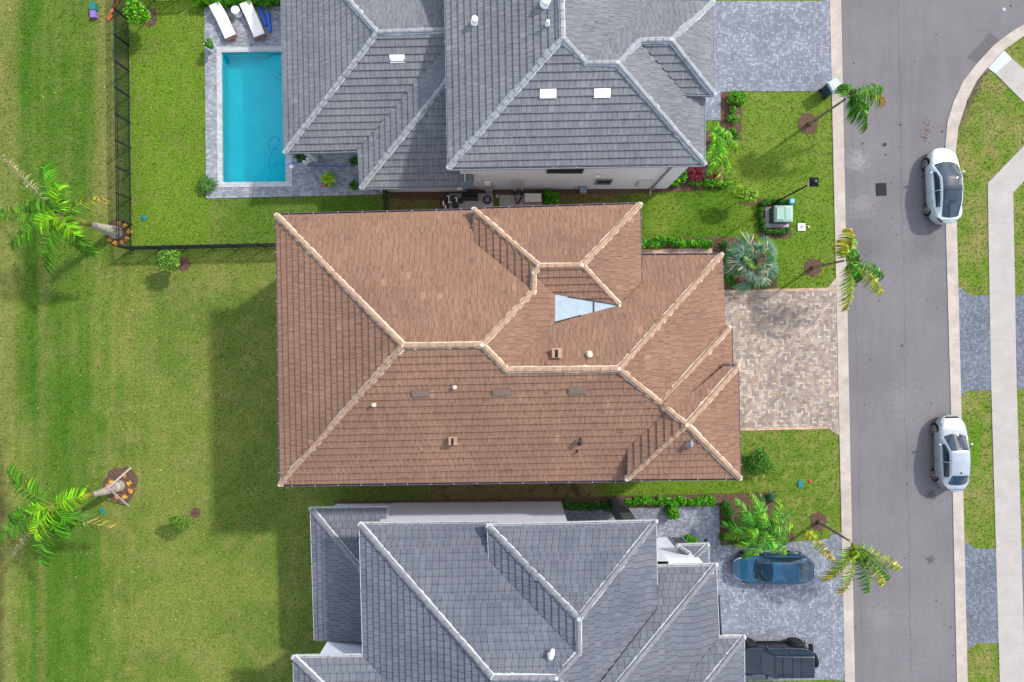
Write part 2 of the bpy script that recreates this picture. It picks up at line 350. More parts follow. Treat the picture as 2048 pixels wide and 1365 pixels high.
def gcol(px, py):
    px = np.asarray(px, float); py = np.asarray(py, float)
    n1 = fnoise(px, py, 1/90, 1); n2 = fnoise(px, py, 1/22, 5); n3 = fnoise(px*3, py*.35, 1/60, 9); n4 = fnoise(px, py, 1/9, 21)
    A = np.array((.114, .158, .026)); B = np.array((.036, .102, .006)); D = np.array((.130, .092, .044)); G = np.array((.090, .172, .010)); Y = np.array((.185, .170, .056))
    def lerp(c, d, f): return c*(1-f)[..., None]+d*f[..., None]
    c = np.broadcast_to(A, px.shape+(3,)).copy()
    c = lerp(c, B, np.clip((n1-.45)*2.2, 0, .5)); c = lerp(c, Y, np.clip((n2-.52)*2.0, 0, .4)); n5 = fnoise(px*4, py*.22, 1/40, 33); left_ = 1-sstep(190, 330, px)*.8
    c = lerp(c, B, left_*np.clip((n5-.42)*1.6, 0, .38)); c = lerp(c, Y, left_*np.clip((.48-n5)*1.6, 0, .3))
    mid_ = band(px, 215, 640, 40)*sstep(505, 560, py); c = lerp(c, Y, mid_*.12)
    # mowing stripes on the big lawn
    st = band(px+22*(n2-.5)+14*(n1-.5), 36, 76, 14)*(1-sstep(760, 900, py))*.8+band(px, 70, 190, 18)*(1-sstep(700, 950, py))*.42
    st = st+band(px+26*(n2-.5)+30*(n1-.5), 62, 196, 24)*sstep(640, 900, py)*.66
    st = st+band(px, 90, 130, 8)*.15
    c = lerp(c, B, np.clip(st*(.7+.8*(n3-.3)), 0, .9)*1.0)
    c = lerp(c, Y, np.clip(band(px, 192, 230, 10)*(1-sstep(380, 520, py))*.55+band(px, -50, 34, 10)*.4+band(px, 76, 90, 6)*sstep(200, 600, py)*.3, 0, 1))
    c = lerp(c, np.array((.06, .05, .02)), (1-sstep(0, 14, px+20*(n2-.5)))*sstep(850, 950, py)*.7)
    # brighter garden behind the fence and the front gardens
    ny = band(px, 262, 420, 3)*(1-sstep(496, 502, py)); c = lerp(c, G, ny*.72); c = lerp(c, D, ny*np.clip((n4-.55)*2.0+(n1-.5), 0, .5))
    m = band(px, 440, 790, 50)*band(py, 388, 500, 12); c = lerp(c, B, m*.6);  # darker green strip, shade put into the grass colour
    m = band(px, 770, 1270, 25)*band(py, 380, 440, 3); c = lerp(c, D, m*.8*np.clip(.35+n2, 0, 1)); 
    m = band(px, 1255, 1680, 20)*band(py, 170, 600, 5); c = lerp(c, G, m*.55*np.clip(.4+n1, 0, 1))
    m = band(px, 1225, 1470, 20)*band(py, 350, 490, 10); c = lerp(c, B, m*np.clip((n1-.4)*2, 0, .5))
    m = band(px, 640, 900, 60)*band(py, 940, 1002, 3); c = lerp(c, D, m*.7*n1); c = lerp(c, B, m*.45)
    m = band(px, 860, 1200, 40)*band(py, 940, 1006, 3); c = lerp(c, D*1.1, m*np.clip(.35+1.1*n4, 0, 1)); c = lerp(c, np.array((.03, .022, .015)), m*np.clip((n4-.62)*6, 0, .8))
    m = band(px, 1195, 1480, 20)*band(py, 940, 1000, 3); c = lerp(c, G, m*.55)
    m = band(px, 1480, 1690, 10)*band(py, 850, 1095, 5); c = lerp(c, G, m*.35); c = lerp(c, Y, m*np.clip((n4-.45)*2, 0, .6))
    m = band(px, 1900, 2300, 5); c = lerp(c, G, m*np.clip((n1-.42)*3, 0, .6)); c = lerp(c, Y, m*np.clip((n2-.40)*2.2, 0, .8))
    dd = np.hypot((px-1938)/1.0, (py-195)/1.6); ang = band(px-(py-165)*-.45, 1925, 1962, 10)*band(py, 120, 275, 15)
    c = lerp(c, np.array((.085, .07, .055)), np.clip(ang*1.4*n4+ang*.25, 0, .9))
    return c*(.90+.32*n4)[..., None]
def pip(px, py, poly):
    inside = np.zeros(px.shape, bool); n = len(poly)
    for i in range(n):
        x1, y1 = poly[i]; x2, y2 = poly[(i+1) % n]
        if y1 == y2: continue
        cnd = ((y1 > py) != (y2 > py)) & (px < (x2-x1)*(py-y1)/(y2-y1)+x1); inside ^= cnd
    return inside
POOL = [(444, 106), (569, 104), (572, 364), (446, 365)]
gx = np.concatenate([np.array((-180, -110, -70, -50, -42)), np.arange(-36, 36.01, .22), np.array((42, 50, 70, 110, 180))])
gy = np.concatenate([np.array((-180, -110, -70, -45, -30)), np.arange(-24, 24.01, .22), np.array((30, 45, 70, 110, 180))])
XX, YY = np.meshgrid(gx, gy, indexing='ij'); PX = XX*S+1024; PY = 682.5-YY*S
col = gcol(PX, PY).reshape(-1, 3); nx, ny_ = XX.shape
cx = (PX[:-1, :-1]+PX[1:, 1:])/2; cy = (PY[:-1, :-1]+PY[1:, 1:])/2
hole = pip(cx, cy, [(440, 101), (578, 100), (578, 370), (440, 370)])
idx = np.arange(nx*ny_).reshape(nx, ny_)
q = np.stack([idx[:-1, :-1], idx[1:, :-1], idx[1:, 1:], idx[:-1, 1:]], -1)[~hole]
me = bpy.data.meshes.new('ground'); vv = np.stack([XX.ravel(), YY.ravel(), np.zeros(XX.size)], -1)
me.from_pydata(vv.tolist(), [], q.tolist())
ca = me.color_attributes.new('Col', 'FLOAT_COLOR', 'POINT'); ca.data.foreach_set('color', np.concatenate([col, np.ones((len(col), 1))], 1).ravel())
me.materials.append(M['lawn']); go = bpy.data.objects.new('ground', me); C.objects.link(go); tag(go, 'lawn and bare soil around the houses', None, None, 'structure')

HARD = []
def sheet(name, poly, z, mat, kind='structure', depth=.10, label=None, cat=None, group=None, hard=True, parent=None, wob=0):
    if wob:
        out = []; n = len(poly)
        for i in range(n):
            a = poly[i]; b = poly[(i+1) % n]; L = math.hypot(b[0]-a[0], b[1]-a[1]); k = max(1, int(L/3.5))
            for j in range(k): out.append((a[0]+(b[0]-a[0])*j/k+random.uniform(-wob, wob), a[1]+(b[1]-a[1])*j/k+random.uniform(-wob, wob)))
        poly = out
    if hard: HARD.append(poly)
    top = [P(x, y, 0)+Vector((0, 0, z)) for x, y in poly]; n = len(top)
    if sum(top[i].x*top[(i+1) % n].y-top[(i+1) % n].x*top[i].y for i in range(n)) < 0: top.reverse()
    bot = [v-Vector((0, 0, depth)) for v in top]
    mb = MB(); fs = [tuple(t) for t in tessellate_polygon([top])]
    fs = [f if (top[f[1]]-top[f[0]]).cross(top[f[2]]-top[f[0]]).z > 0 else f[::-1] for f in fs]
    mb.add(top, fs); mb.add(top+bot, [(i, i+n, (i+1) % n+n, (i+1) % n) for i in range(n)])
    return mb.build(name, mat, parent, label, cat, group, kind)
cl = lambda y: 1659+.0222*y           # outer edge of the left gutter
cr = lambda y: 1681.5+.0203*y
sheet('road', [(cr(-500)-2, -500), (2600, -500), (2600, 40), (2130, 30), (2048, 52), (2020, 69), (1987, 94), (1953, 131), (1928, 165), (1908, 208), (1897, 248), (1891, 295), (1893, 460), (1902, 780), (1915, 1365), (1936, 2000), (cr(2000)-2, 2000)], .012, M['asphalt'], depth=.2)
sheet('gutter', [(cl(-500), -500), (cr(-500), -500), (cr(2000), 2000), (cl(2000), 2000)], .045, M['curb'], depth=.2)
sheet('gutter', [(2600, -10), (2300, 14), (2130, 26), (2048, 49), (2020, 66), (1987, 91), (1953, 128), (1926, 162), (1906, 205), (1894, 246), (1889.5, 293), (1891, 460), (1900, 780), (1913, 1365), (1927, 2000), (1950, 2000), (1934.5, 1365), (1921, 780), (1913, 460), (1911, 300), (1916, 256), (1933, 202), (1953, 162), (1975, 135), (2007, 101), (2048, 72), (2130, 50), (2300, 40), (2600, 20)], .045, M['curb'], depth=.2)
sheet('sidewalk', [(1975, 367), (2048, 291), (2200, 130), (2260, 180), (2048, 362), (2025.5, 386), (2027, 460), (2033, 780), (2050, 1365), (2066, 2000), (2014, 2000), (1999, 1365), (1982, 780), (1976, 460)], .035, M['walk'], depth=.15)
sheet('sidewalk', [(1990, 148), (2023, 118), (2060, 150), (2200, 290), (2160, 320), (2048, 206)], .035, M['walk'], depth=.15)
sheet('road_patch', [(1934, 116), (1980, 66), (2002, 82), (1955, 128)], .016, plain('dark_asphalt_patch', (.085, .080, .084), .9, scale=6), depth=.01, hard=False)
sheet('curb_ramp', [(1975, 137), (2007, 102), (2023, 118), (1990, 148)], .04, plain('blue_gray_ramp_mat', (.33, .38, .46), .6), depth=.15)
for k in range(7):
    pass
sheet('driveway', [(1425, 3), (1643, 3), (cl(-6), -5), (cl(185), 183), (1441, 184), (1441, 241), (1400, 242), (1400, 3)], .03, M['pav_gray'])
sheet('driveway', [(1430, 581), (1655, 576), (cl(556), 556), (cl(873), 873), (1657, 858), (1430, 863)], .03, M['pav_brown'])
sheet('driveway', [(1250, 1016), (1434, 1012), (1438, 1014), (1440, 1091), (1590, 1084), (1657, 1077), (1664, 1070), (cl(1064), 1064), (cl(1362), 1362), (1660, 1359), (1593, 1361), (1380, 1364), (1300, 1400), (1120, 1100), (1125, 1018)], .03, M['pav_gray'])
def border(pts, wpx=5):
    # a soldier course along a driveway edge, laid just proud of the pavers
    for a, b in zip(pts[:-1], pts[1:]):
        d = Vector((b[0]-a[0], b[1]-a[1])).normalized(); n = Vector((-d.y, d.x))*wpx
        sheet('driveway_edge', [a, b, (b[0]+n.x, b[1]+n.y), (a[0]+n.x, a[1]+n.y)], .034, M['border'], depth=.05, hard=False)
border([(1430, 581), (1655, 576)], 5); border([(1657, 858), (1430, 863)], 5)
sheet('walkway', [(1283, 499), (1424, 497), (1424, 580), (1283, 580)], .03, M['border'])
pb = M['pav_blue']
sheet('driveway', [(1915, 573), (1921, 576), (1932, 587), (1945, 592), (1978.5, 590), (1982, 781), (1938, 781), (1931, 784), (1921, 794)], .028, pb)
sheet('driveway', [(1927, 1084), (1936, 1085), (1943, 1093), (1950, 1097), (1991, 1098), (1997, 1286), (1953, 1286), (1944, 1295), (1933, 1297)], .028, pb)
sheet('driveway', [(2030, 590), (2400, 590), (2400, 776), (2034, 778)], .028, pb)
sheet('driveway', [(2043, 1097), (2400, 1097), (2400, 1286), (2048, 1286)], .028, pb)
# pool deck round the pool
PI = POOL
DECK = [(409, 17), (700, 9), (770, 9), (770, 389), (413, 398)]
cop = [(434, 96), (582, 93), (585, 374), (436, 376)]
def ring(name, outer, inner, z, mat):
    mb = MB(); o_ = [P(x, y, 0)+Vector((0, 0, z)) for x, y in outer]; i_ = [P(x, y, 0)+Vector((0, 0, z)) for x, y in inner]
    n = len(o_); mb.add(o_+i_, [tuple(reversed((i, (i+1) % n, (i+1) % n+n, i+n))) for i in range(n)])
    lo = [v-Vector((0, 0, .12)) for v in o_]; li = [v-Vector((0, 0, .16)) for v in i_]
    mb.add(o_+lo, [(i, (i+1) % n, (i+1) % n+n, i+n) for i in range(n)]); mb.add(i_+li, [(i, i+n, (i+1) % n+n, (i+1) % n) for i in range(n)])
    mb.v = [tuple(v) for v in mb.v]
    return mb.build(name, mat, None, None, None, None, 'structure')
ring('pool_deck', [DECK[0], (770, 9), (770, 389), DECK[4]], cop, .05, M['pav_deck'])
ring('pool_coping', cop, POOL, .065, M['coping']); HARD.append(DECK)
pl = empty('swimming_pool', P(508, 235), 0, 'turquoise rectangular swimming pool half in shade beside the gray roofed house', 'pool')
mb = MB(); tp = [P(x, y, 0)+Vector((0, 0, .03)) for x, y in POOL]; bt = [Vector((v.x, v.y, -1.45)) for v in tp]
bt = [Vector((v.x, v.y, -.90)) for v in tp]; mb.add(tp+bt, [(0, 1, 5, 4), (1, 2, 6, 5), (2, 3, 7, 6), (3, 0, 4, 7), (4, 5, 6, 7)]); mb.build('basin', M['pool_plaster'], pl)
mb = MB(); mb.add([Vector((v.x, v.y, -.10)) for v in tp], [(3, 2, 1, 0)]); wo = mb.build('water', M['water'], pl)
mb = MB()
for k, (r, z) in enumerate(((46, -.68), (36, -.48), (25, -.28))):   # curved corner steps
    pts = [P(568-r*math.sin(a), 106+r*math.cos(a), 0) for a in np.linspace(0, math.pi/2, 10)]; c_ = P(568, 106); zb_ = (-.89, -.68, -.48)[k]
    t_ = [Vector((p.x, p.y, z)) for p in pts]; b_ = [Vector((p.x, p.y, zb_)) for p in pts]; n = len(t_)
    mb.add(t_+b_+[Vector((c_.x, c_.y, z))], [(i, i+1, 2*n) for i in range(n-1)]+[(i, i+n, i+n+1, i+1) for i in range(n-1)])
mb.build('steps', M['pool_plaster'], pl)
for x, y in ((537, 333), (500, 341), (448, 334)):
    mb = MB(); q_ = P(x, y); mb.lathe((q_.x, q_.y, -.89), [(.10, 0), (.10, .02), (.05, .03)], 14); mb.build('drain_cover', M['pale_plastic'], pl)
mb = MB(); pts = [P(x, y) for x, y in ((568, 330), (556, 325), (548, 330), (540, 345), (536, 322), (544, 300), (556, 288), (557, 276), (548, 271), (536, 282), (537, 297), (552, 298))]
mb.tube([Vector((p.x, p.y, -.115)) for p in pts], .018, 6); mb.build('cleaner_hose', M['blue_foam'], pl)
mulch = lambda poly, nm='mulch_bed', w_=1.5: sheet(nm, poly, .025, M['mulch'], 'structure', .06, hard=True, wob=w_)
def blob(cx, cy, rx, ry, n=20, rot=0): return [(cx+f*rx*math.cos(2*math.pi*i/n+rot), cy+f*ry*math.sin(2*math.pi*i/n)) for i in range(n) for f in (random.uniform(.88, 1.08),)]
mulch(blob(236, 466, 26, 29)); mulch(blob(242, 971, 34, 38)); mulch(blob(1617, 248, 21, 22)); mulch(blob(1626, 535, 18, 19)); mulch(blob(1637, 1043, 17, 19))
mulch(blob(300, 35, 14, 20)); mulch(blob(366, 528, 14, 14)); mulch(blob(391, 1025, 10, 10))
mulch([(1441, 186), (1480, 186), (1484, 240), (1484, 280), (1448, 278), (1441, 243)]); mulch([(1335, 262), (1425, 262), (1452, 320), (1448, 378), (1340, 384), (1250, 388), (930, 391), (930, 372), (1330, 376)])
mulch([(1280, 478), (1462, 475), (1512, 480), (1540, 520), (1556, 575), (1424, 580), (1424, 498), (1283, 500)])
mulch([(1516, 398), (1580, 398), (1583, 476), (1518, 478)], w_=2.5)
mulch([(668, 1002), (900, 999), (1240, 993), (1440, 988), (1549, 985), (1553, 1005), (1590, 1080), (1441, 1090), (1436, 1012), (1130, 1022), (900, 1008), (668, 1012)])
mulch([(780, 386), (900, 384), (935, 384), (935, 432), (880, 432), (880, 400), (780, 397)], w_=1)
mulch([(1480, 392), (1510, 392), (1508, 410), (1478, 412)])
mulch([(1372, 1072), (1396, 1071), (1396, 1095), (1372, 1095)])
sheet('equipment_pad', [(899, 388), (985, 388), (987, 417), (899, 420)], .09, M['pad'], 'structure', .15)
sheet('equipment_pad', [(999, 391), (1083, 391), (1085, 412), (999, 414)], .09, M['pad'], 'structure', .15)
FOOT = [[(657, 490), (960, 486), (960, 480), (1225, 476), (1225, 556), (1358, 553), (1385, 735), (1382, 896), (660, 903)],
        [(931, 380), (1333, 378), (1340, 100), (1340, -60), (931, -60)], [(762, 384), (931, 384), (931, 200), (760, 200)],
        [(672, 1007), (1122, 1003), (1290, 1060), (1372, 1100), (1400, 1400), (690, 1400), (672, 1240)]]
# real tufts of grass all over the lawns
def grass():
    n = 190000; px = rng.uniform(-60, 2110, n); py = rng.uniform(-50, 1415, n)
    bad = np.zeros(n, bool)
    for poly in HARD+FOOT: bad |= pip(px, py, poly)
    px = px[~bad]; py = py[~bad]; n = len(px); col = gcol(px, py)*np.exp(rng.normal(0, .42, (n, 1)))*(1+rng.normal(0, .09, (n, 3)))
    x = (px-1024)/S; y = -(py-682.5)/S
    L = rng.uniform(.05, .13, n); a = rng.uniform(0, 2*np.pi, n); b = a+rng.uniform(1.2, 1.9, n); ln = rng.uniform(.2, .9, n)*L
    wd = rng.uniform(.018, .042, n); V = np.empty((n, 3, 3)); V[:, 0, :] = np.stack([x-np.cos(b)*wd, y-np.sin(b)*wd, np.zeros(n)], -1)
    V[:, 1, :] = np.stack([x+np.cos(b)*wd, y+np.sin(b)*wd, np.zeros(n)], -1); V[:, 2, :] = np.stack([x+np.cos(a)*ln, y+np.sin(a)*ln, L*.75], -1)
    me = bpy.data.meshes.new('grass'); me.vertices.add(3*n); me.vertices.foreach_set('co', V.ravel())
    me.loops.add(3*n); me.loops.foreach_set('vertex_index', np.arange(3*n)); me.polygons.add(n)
    me.polygons.foreach_set('loop_start', np.arange(0, 3*n, 3)); me.update(calc_edges=True); me.validate()
    ca = me.color_attributes.new('Col', 'FLOAT_COLOR', 'POINT')
    ca.data.foreach_set('color', np.repeat(np.concatenate([np.clip(col, 0, 1), np.ones((n, 1))], 1), 3, 0).ravel())
    me.materials.append(M['foliage']); o = bpy.data.objects.new('grass', me); C.objects.link(o)
    tag(o, 'short mown grass covering the lawns', 'grass', None, 'stuff')
grass()

# ------------------------------------------------------------------ roofs and houses
TILT = R(1.2); PITCH = .42
DIR = {k: Vector((math.cos(a+TILT), math.sin(a+TILT))) for k, a in {'E': 0, 'N': math.pi/2, 'W': math.pi, 'S': -math.pi/2}.items()}
def zat(px, py, pl_):
    """height where the sight line through (px,py) meets a roof plane (anchor px,py,z, downhill dir)"""
    ax, ay, az, d = pl_; a = P(ax, ay, az); dv = DIR[d]; m = PITCH
    # z = az - m*dot(xy-a, dv);  xy = e*(H-z)
    e = Vector(((px-1024)/S/H, -(py-682.5)/S/H)); ed = e.dot(dv)
    return (az+m*(a.x*dv.x+a.y*dv.y)-m*ed*H)/(1-m*ed)
class Roof:
    def __init__(s): s.vt = {}; s.mb = MB()
    def v(s, k, px, py, *pls, z=None):
        s.vt[k] = P(px, py, z if z is not None else sum(zat(px, py, q) for q in pls)/len(pls)); return s.vt[k]
    def face(s, keys, d, ex=.34, th=.065):
        pts = [s.vt[k] for k in keys]; A = np.array([(p.x, p.y, 1) for p in pts]); zz = np.array([p.z for p in pts])
        dv = DIR[d]
        # pitch along the fall line only, so that courses stay level
        dd = np.array([-(p.x*dv.x+p.y*dv.y) for p in pts]); Am = np.stack([dd, np.ones(len(dd))], 1)
        (m, c), *_ = np.linalg.lstsq(Am, zz, rcond=None); v0 = dd.min()
        if not .2 < m < .7: m = PITCH; c = (zz-m*dd).mean()
        f2 = [Vector((p.x, p.y, 0)) for p in pts]
        sg = random.random()*9
        for tri in tessellate_polygon([f2]):
            t = [f2[i] for i in tri]
            if (t[1]-t[0]).cross(t[2]-t[0]).z < 0: t.reverse()
            ds = [-(p.x*dv.x+p.y*dv.y)-v0 for p in t]
            for k in range(int(math.floor(min(ds)/ex+1e-6)), int(math.ceil(max(ds)/ex))):
                lo, hi = k*ex, (k+1)*ex; pg = t
                for sgn, lim in ((1, lo), (-1, hi)):
                    out = []
                    for i in range(len(pg)):
                        a, b = pg[i], pg[(i+1) % len(pg)]
                        da = sgn*(-(a.x*dv.x+a.y*dv.y)-v0-lim); db = sgn*(-(b.x*dv.x+b.y*dv.y)-v0-lim)
                        if da >= 0: out.append(a)
                        if (da > 0) != (db > 0) and abs(da-db) > 1e-9 and da != 0 and db != 0: out.append(a.lerp(b, da/(da-db)))
                    pg = out
                    if len(pg) < 3: break
                if len(pg) < 3: continue
                vs = []; uv = []; vd = []
                for p in pg:
                    dloc = -(p.x*dv.x+p.y*dv.y); r = (dloc-v0-lo)/ex; vs.append(Vector((p.x, p.y, m*dloc+c+th*(1-r)))); vd.append(r)
                    uv.append((-p.x*dv.y+p.y*dv.x+sg, min(max(dloc-v0, lo+.004), hi-.004)+int(sg)*30))
                s.mb.add(vs, [tuple(range(len(vs)))], None, uv)
                for i in range(len(vs)):
                    j = (i+1) % len(vs)
                    if vd[i] < 1e-4 and vd[j] < 1e-4 and (vs[i]-vs[j]).length > 1e-4:
                        a, b = vs[i], vs[j]; dz = Vector((0, 0, th+.01))
                        s.mb.add([a, b, b-dz, a-dz], [(3, 2, 1, 0)], None, [uv[i], uv[j], uv[j], uv[i]])
def caps(roof_o, vt, segs, mat, mort, wd=.125, ln=.42, skip_m=False):
    done = set()
    for a, b in segs:
        A, B = vt[a].copy(), vt[b].copy()
        if A.z > B.z+.05: A, B = B, A           # lay from the low end upwards
        lift = Vector((0, 0, .05)); A += lift; B += lift; d = B-A; L = d.length; d.normalize(); x = d.cross(Vector((0, 0, 1))).normalized()
        mb = MB(); n = max(1, round(L/ln)); st = L/n
        for i in range(n):
            p = A+d*(i*st); q_ = A+d*((i+1)*st+.02); u0 = .032; j = random.uniform(-.006, .006)
            vs = []
            for pt, up in ((p, u0), (q_, .0)):
                for s_, z in ((-wd, -.085), (-wd*.86, .03), (-wd*.45, .075), (wd*.45, .075), (wd*.86, .03), (wd, -.085)): vs.append(pt+x*(s_+j)+Vector((0, 0, z+up)))
            mb.add(vs, [(i_, i_+1, i_+7, i_+6) for i_ in range(5)]+[(5, 4, 3, 2, 1, 0), (6, 7, 8, 9, 10, 11)])
        o = mb.build('ridge_cap', mat, roof_o)
        mm = MB(); n = max(3, int(L/.13)); jw = 0.0
        for s_ in (-1, 1):
            prev = None
            for i in range(n+1):
                p = A+d*(L*i/n); jw = jw*.75+random.uniform(-.012, .013); w0 = wd+.028+jw+(random.random() < .05)*.03; 
                cur = [p+x*(s_*(wd-.03))+Vector((0, 0, .0)), p+x*(s_*w0)+Vector((0, 0, -.055)), p+x*(s_*(w0+.012))+Vector((0, 0, -.15))]
                if prev:
                    fs = [(0, 1, 4, 3), (1, 2, 5, 4)] if s_ > 0 else [(3, 4, 1, 0), (4, 5, 2, 1)]
                    mm.add(prev+cur, fs)
                prev = cur
        for e, key in ((A, 'x'), (B, 'y')):
            kk = (round(e.x, 1), round(e.y, 1))
            if kk in done: continue
            done.add(kk)
            r = [(.145+random.uniform(-.03, .03)) for _ in range(9)]
            vs = [e+Vector((math.cos(k*.698)*r[k], math.sin(k*.698)*r[k], -.05)) for k in range(9)]+[e+Vector((math.cos(k*.698)*r[k]*.6, math.sin(k*.698)*r[k]*.6, .085)) for k in range(9)]
            mm.add(vs, [(k, (k+1) % 9, (k+1) % 9+9, k+9) for k in range(9)]+[tuple(range(9, 18))])
        mm.build('mortar', mort, roof_o)
def gutters(house, lines, mat, bmat, sp=1.15):
    for (ax, ay, bx, by, z) in lines:
        a, b = P(ax, ay, z), P(bx, by, z); d = (b-a); L = d.length; d.normalize(); n = Vector((-d.y, d.x, 0))   # lines run so that outside is on the left
        mb = MB(); w_ = .085 if abs(d.x) > abs(d.y) else .045
        prof = [(0, .02), (w_, .02), (w_, -.10), (0.0, -.14)]
        # an open trough: back, bottom, front lip
        for o0, o1, z0, z1 in ((-.02, .0, .02, -.13), (.0, w_, -.11, -.13), (w_-.015, w_+.012, .025, -.13)):
            vs = [p+n*o+Vector((0, 0, zz)) for p in (a-d*.0, b+d*.0) for o, zz in ((o0, z0), (o1, z0), (o1, z1), (o0, z1))]
            mb.add(vs, [(0, 1, 5, 4), (1, 2, 6, 5), (2, 3, 7, 6), (3, 0, 4, 7), (3, 2, 1, 0), (4, 5, 6, 7)])
        g = mb.build('gutter', mat, house); k = max(1, int(L/sp))
        for i in range(k):
            p = a+d*(L*(i+.5)/k)+n*.055; bm_ = MB(); bm_.box(p+Vector((0, 0, .03)), (.03, .07, .012), math.atan2(d.y, d.x)); bm_.build('bracket', bmat, g)
def walls(house, poly, h, mat, z0=0, name='wall'):
    pts = [P(x, y, 0) for x, y in poly]; n = len(pts); mb = MB()
    if sum(pts[i].x*pts[(i+1) % n].y-pts[(i+1) % n].x*pts[i].y for i in range(n)) < 0: pts.reverse()
    lo = [Vector((p.x, p.y, z0)) for p in pts]; hi = [Vector((p.x, p.y, h)) for p in pts]
    mb.add(lo+hi, [(i, (i+1) % n, (i+1) % n+n, i+n) for i in range(n)]); return mb.build(name, mat, house)
def soffit(house, poly, z, mat):
    pts = [P(x, y, z) for x, y in poly]; mb = MB(); fs = []
    for f in tessellate_polygon([[Vector((p.x, p.y, 0)) for p in pts]]): fs.append(tuple(f))
    mb.add([p-Vector((0, 0, .10)) for p in pts], fs); mb.build('soffit', mat, house)

# ---- the brown roofed house
EB = 7.1; EP = 7.6; EB2 = 7.7
bh = empty('house', P(1010, 700), 0, 'house with a brown tiled hip roof and tan ridge tiles', 'house')
r = Roof(); W_ = (557, 700, EB, 'W'); N1 = (750, 426, EB, 'N'); S_ = (900, 965, EB, 'S'); N2 = (1360, 511, EB, 'N'); E1 = (1447, 580, EB, 'E')
W4 = (947, 450, EP, 'W'); N3 = (1110, 414, EP, 'N'); E5 = (1282, 500, EP, 'E'); E6 = (1462, 690, EB, 'E'); N7 = (1460, 733, EB2, 'N'); E7 = (1478, 850, EB2, 'E'); S7 = (1370, 958, EB2, 'S'); W7 = (1254, 925, EB2, 'W')
r.v('A', 553, 431, z=EB); r.v('B', 561, 969, z=EB); r.v('R1', 807, 692, W_, N1, S_); r.v('R2', 964, 690, N1, S_)
r.v('R3', 1067, 583, N1); z3 = r.vt['R3'].z; r.v('R4', 1068, 546, z=z3); r.v('R5', 1078, 533, N3, W4); r.v('R6', 1164, 531, N3, E5)
r.v('D', 947, 419, z=EP); r.v('V1', 947, 484, N1); r.v('V1w', 947, 484, z=EP); r.v('D1', 948, 421, z=EB); r.v('Cc', 1280, 409, z=EP); r.v('C2', 1283, 568, z=EP); r.v('C3', 1284, 566, N2)
E3 = (964, 690, r.vt['R2'].z, 'E'); S3 = (1078, 533, r.vt['R5'].z, 'S')
r.v('R7', 1238, 611, S3, E5, N2); r.v('G1', 1110, 590, E3); r.v('G2', 1110, 645, E3, N2); r.v('G1s', 1110, 590, E3); r.v('T', 1075, 558, E3)
r.v('R8', 1013, 740, S_, N2, E3); r.v('R9', 1238, 738, S_, N2, E1); r.v('F', 1443, 510, z=EB); r.v('F2', 1284, 512, z=EB); r.v('F3', 1450, 656, z=EB); r.v('F4', 1450, 668, z=EB)
r.v('R10', 1322, 808, S_, E1); r.v('R11', 1373, 850, S7, E7, N7, W7); r.v('G', 1458, 656, z=EB+.12); r.v('G6', 1463, 656, z=EB); r.v('G7', 1464, 733, z=EB); r.v('G8', 1446, 733, z=EB2); r.v('G8e', 1446, 733, z=EB+.02)
r.v('I', 1476, 733, z=EB2); r.v('J', 1480, 957, z=EB2); r.v('K', 1254, 958, z=EB2); r.v('K2', 1254, 960, z=EB); r.v('X1', 1254, 896, S_); r.v('X2', 1335, 822, S_); r.v('X1w', 1254, 896, z=EB2); r.v('Y', 1347, 815, N7)
r.face(['A', 'B', 'R1'], 'W'); r.face(['A', 'R1', 'R2', 'R3', 'V1', 'D1'], 'N')
r.face(['D', 'V1w', 'R3', 'R4', 'R5'], 'W'); r.face(['D', 'R5', 'R6', 'Cc'], 'N'); r.face(['Cc', 'R6', 'R7', 'C2'], 'E'); r.face(['R5', 'R6', 'R7', 'G1', 'T'], 'S')
r.face(['R2', 'R8', 'G2', 'G1', 'T', 'R4', 'R3'], 'E'); r.face(['R8', 'R9', 'F', 'F2', 'C3', 'R7', 'G2'], 'N'); r.face(['R9', 'R10', 'F3', 'F'], 'E')
r.face(['B', 'K2', 'X1', 'X2', 'R10', 'R9', 'R8', 'R2', 'R1'], 'S'); r.face(['K', 'R11', 'R10', 'X2', 'X1w'], 'W'); r.face(['K', 'J', 'R11'], 'S'); r.face(['J', 'I', 'R11'], 'E')
r.face(['I', 'R11', 'Y', 'G8'], 'N'); r.face(['G6', 'G7', 'G8e', 'Y', 'R11', 'R10'], 'E')
ro = r.mb.build('roof', M['brown_tile'], bh)
caps(ro, r.vt, [('A', 'R1'), ('B', 'R1'), ('R1', 'R2'), ('R2', 'R3'), ('R3', 'R4'), ('R4', 'R5'), ('D', 'R5'), ('R5', 'R6'), ('R6', 'Cc'), ('R6', 'R7'), ('R2', 'R8'), ('R8', 'R9'), ('R9', 'F'), ('R9', 'R10'), ('R10', 'G'), ('R10', 'R11'), ('R11', 'I'), ('R11', 'J'), ('R11', 'K')], M['tan_cap'], M['mortar'])
mb = MB(); up = Vector((0, 0, .06)); g1, g2, r7 = r.vt['G1']+up, r.vt['G2']+up, r.vt['R7']+up
mb.add([g1, g2, r7], [(0, 1, 2)]); mid = lambda a, b, f: a.lerp(b, f)
a_, b_ = mid(g1, r7, .6), mid(g2, r7, .6); mb.bar(a_+up*.3, b_+up*.3, .03, .02)
mb.build('metal_roof_panel', M['metal_flat'], bh)
mb = MB(); mb.bar(a_+up*.5, b_+up*.5, .05, .03); mb.bar(g2+up*.3, mid(g2, r7, .4)+up*.3, .06, .03); mb.bar(mid(g1, r7, .2)+up*.3, r7+up*.3, .05, .03); mb.build('flashing', M['dark_metal'], bh)
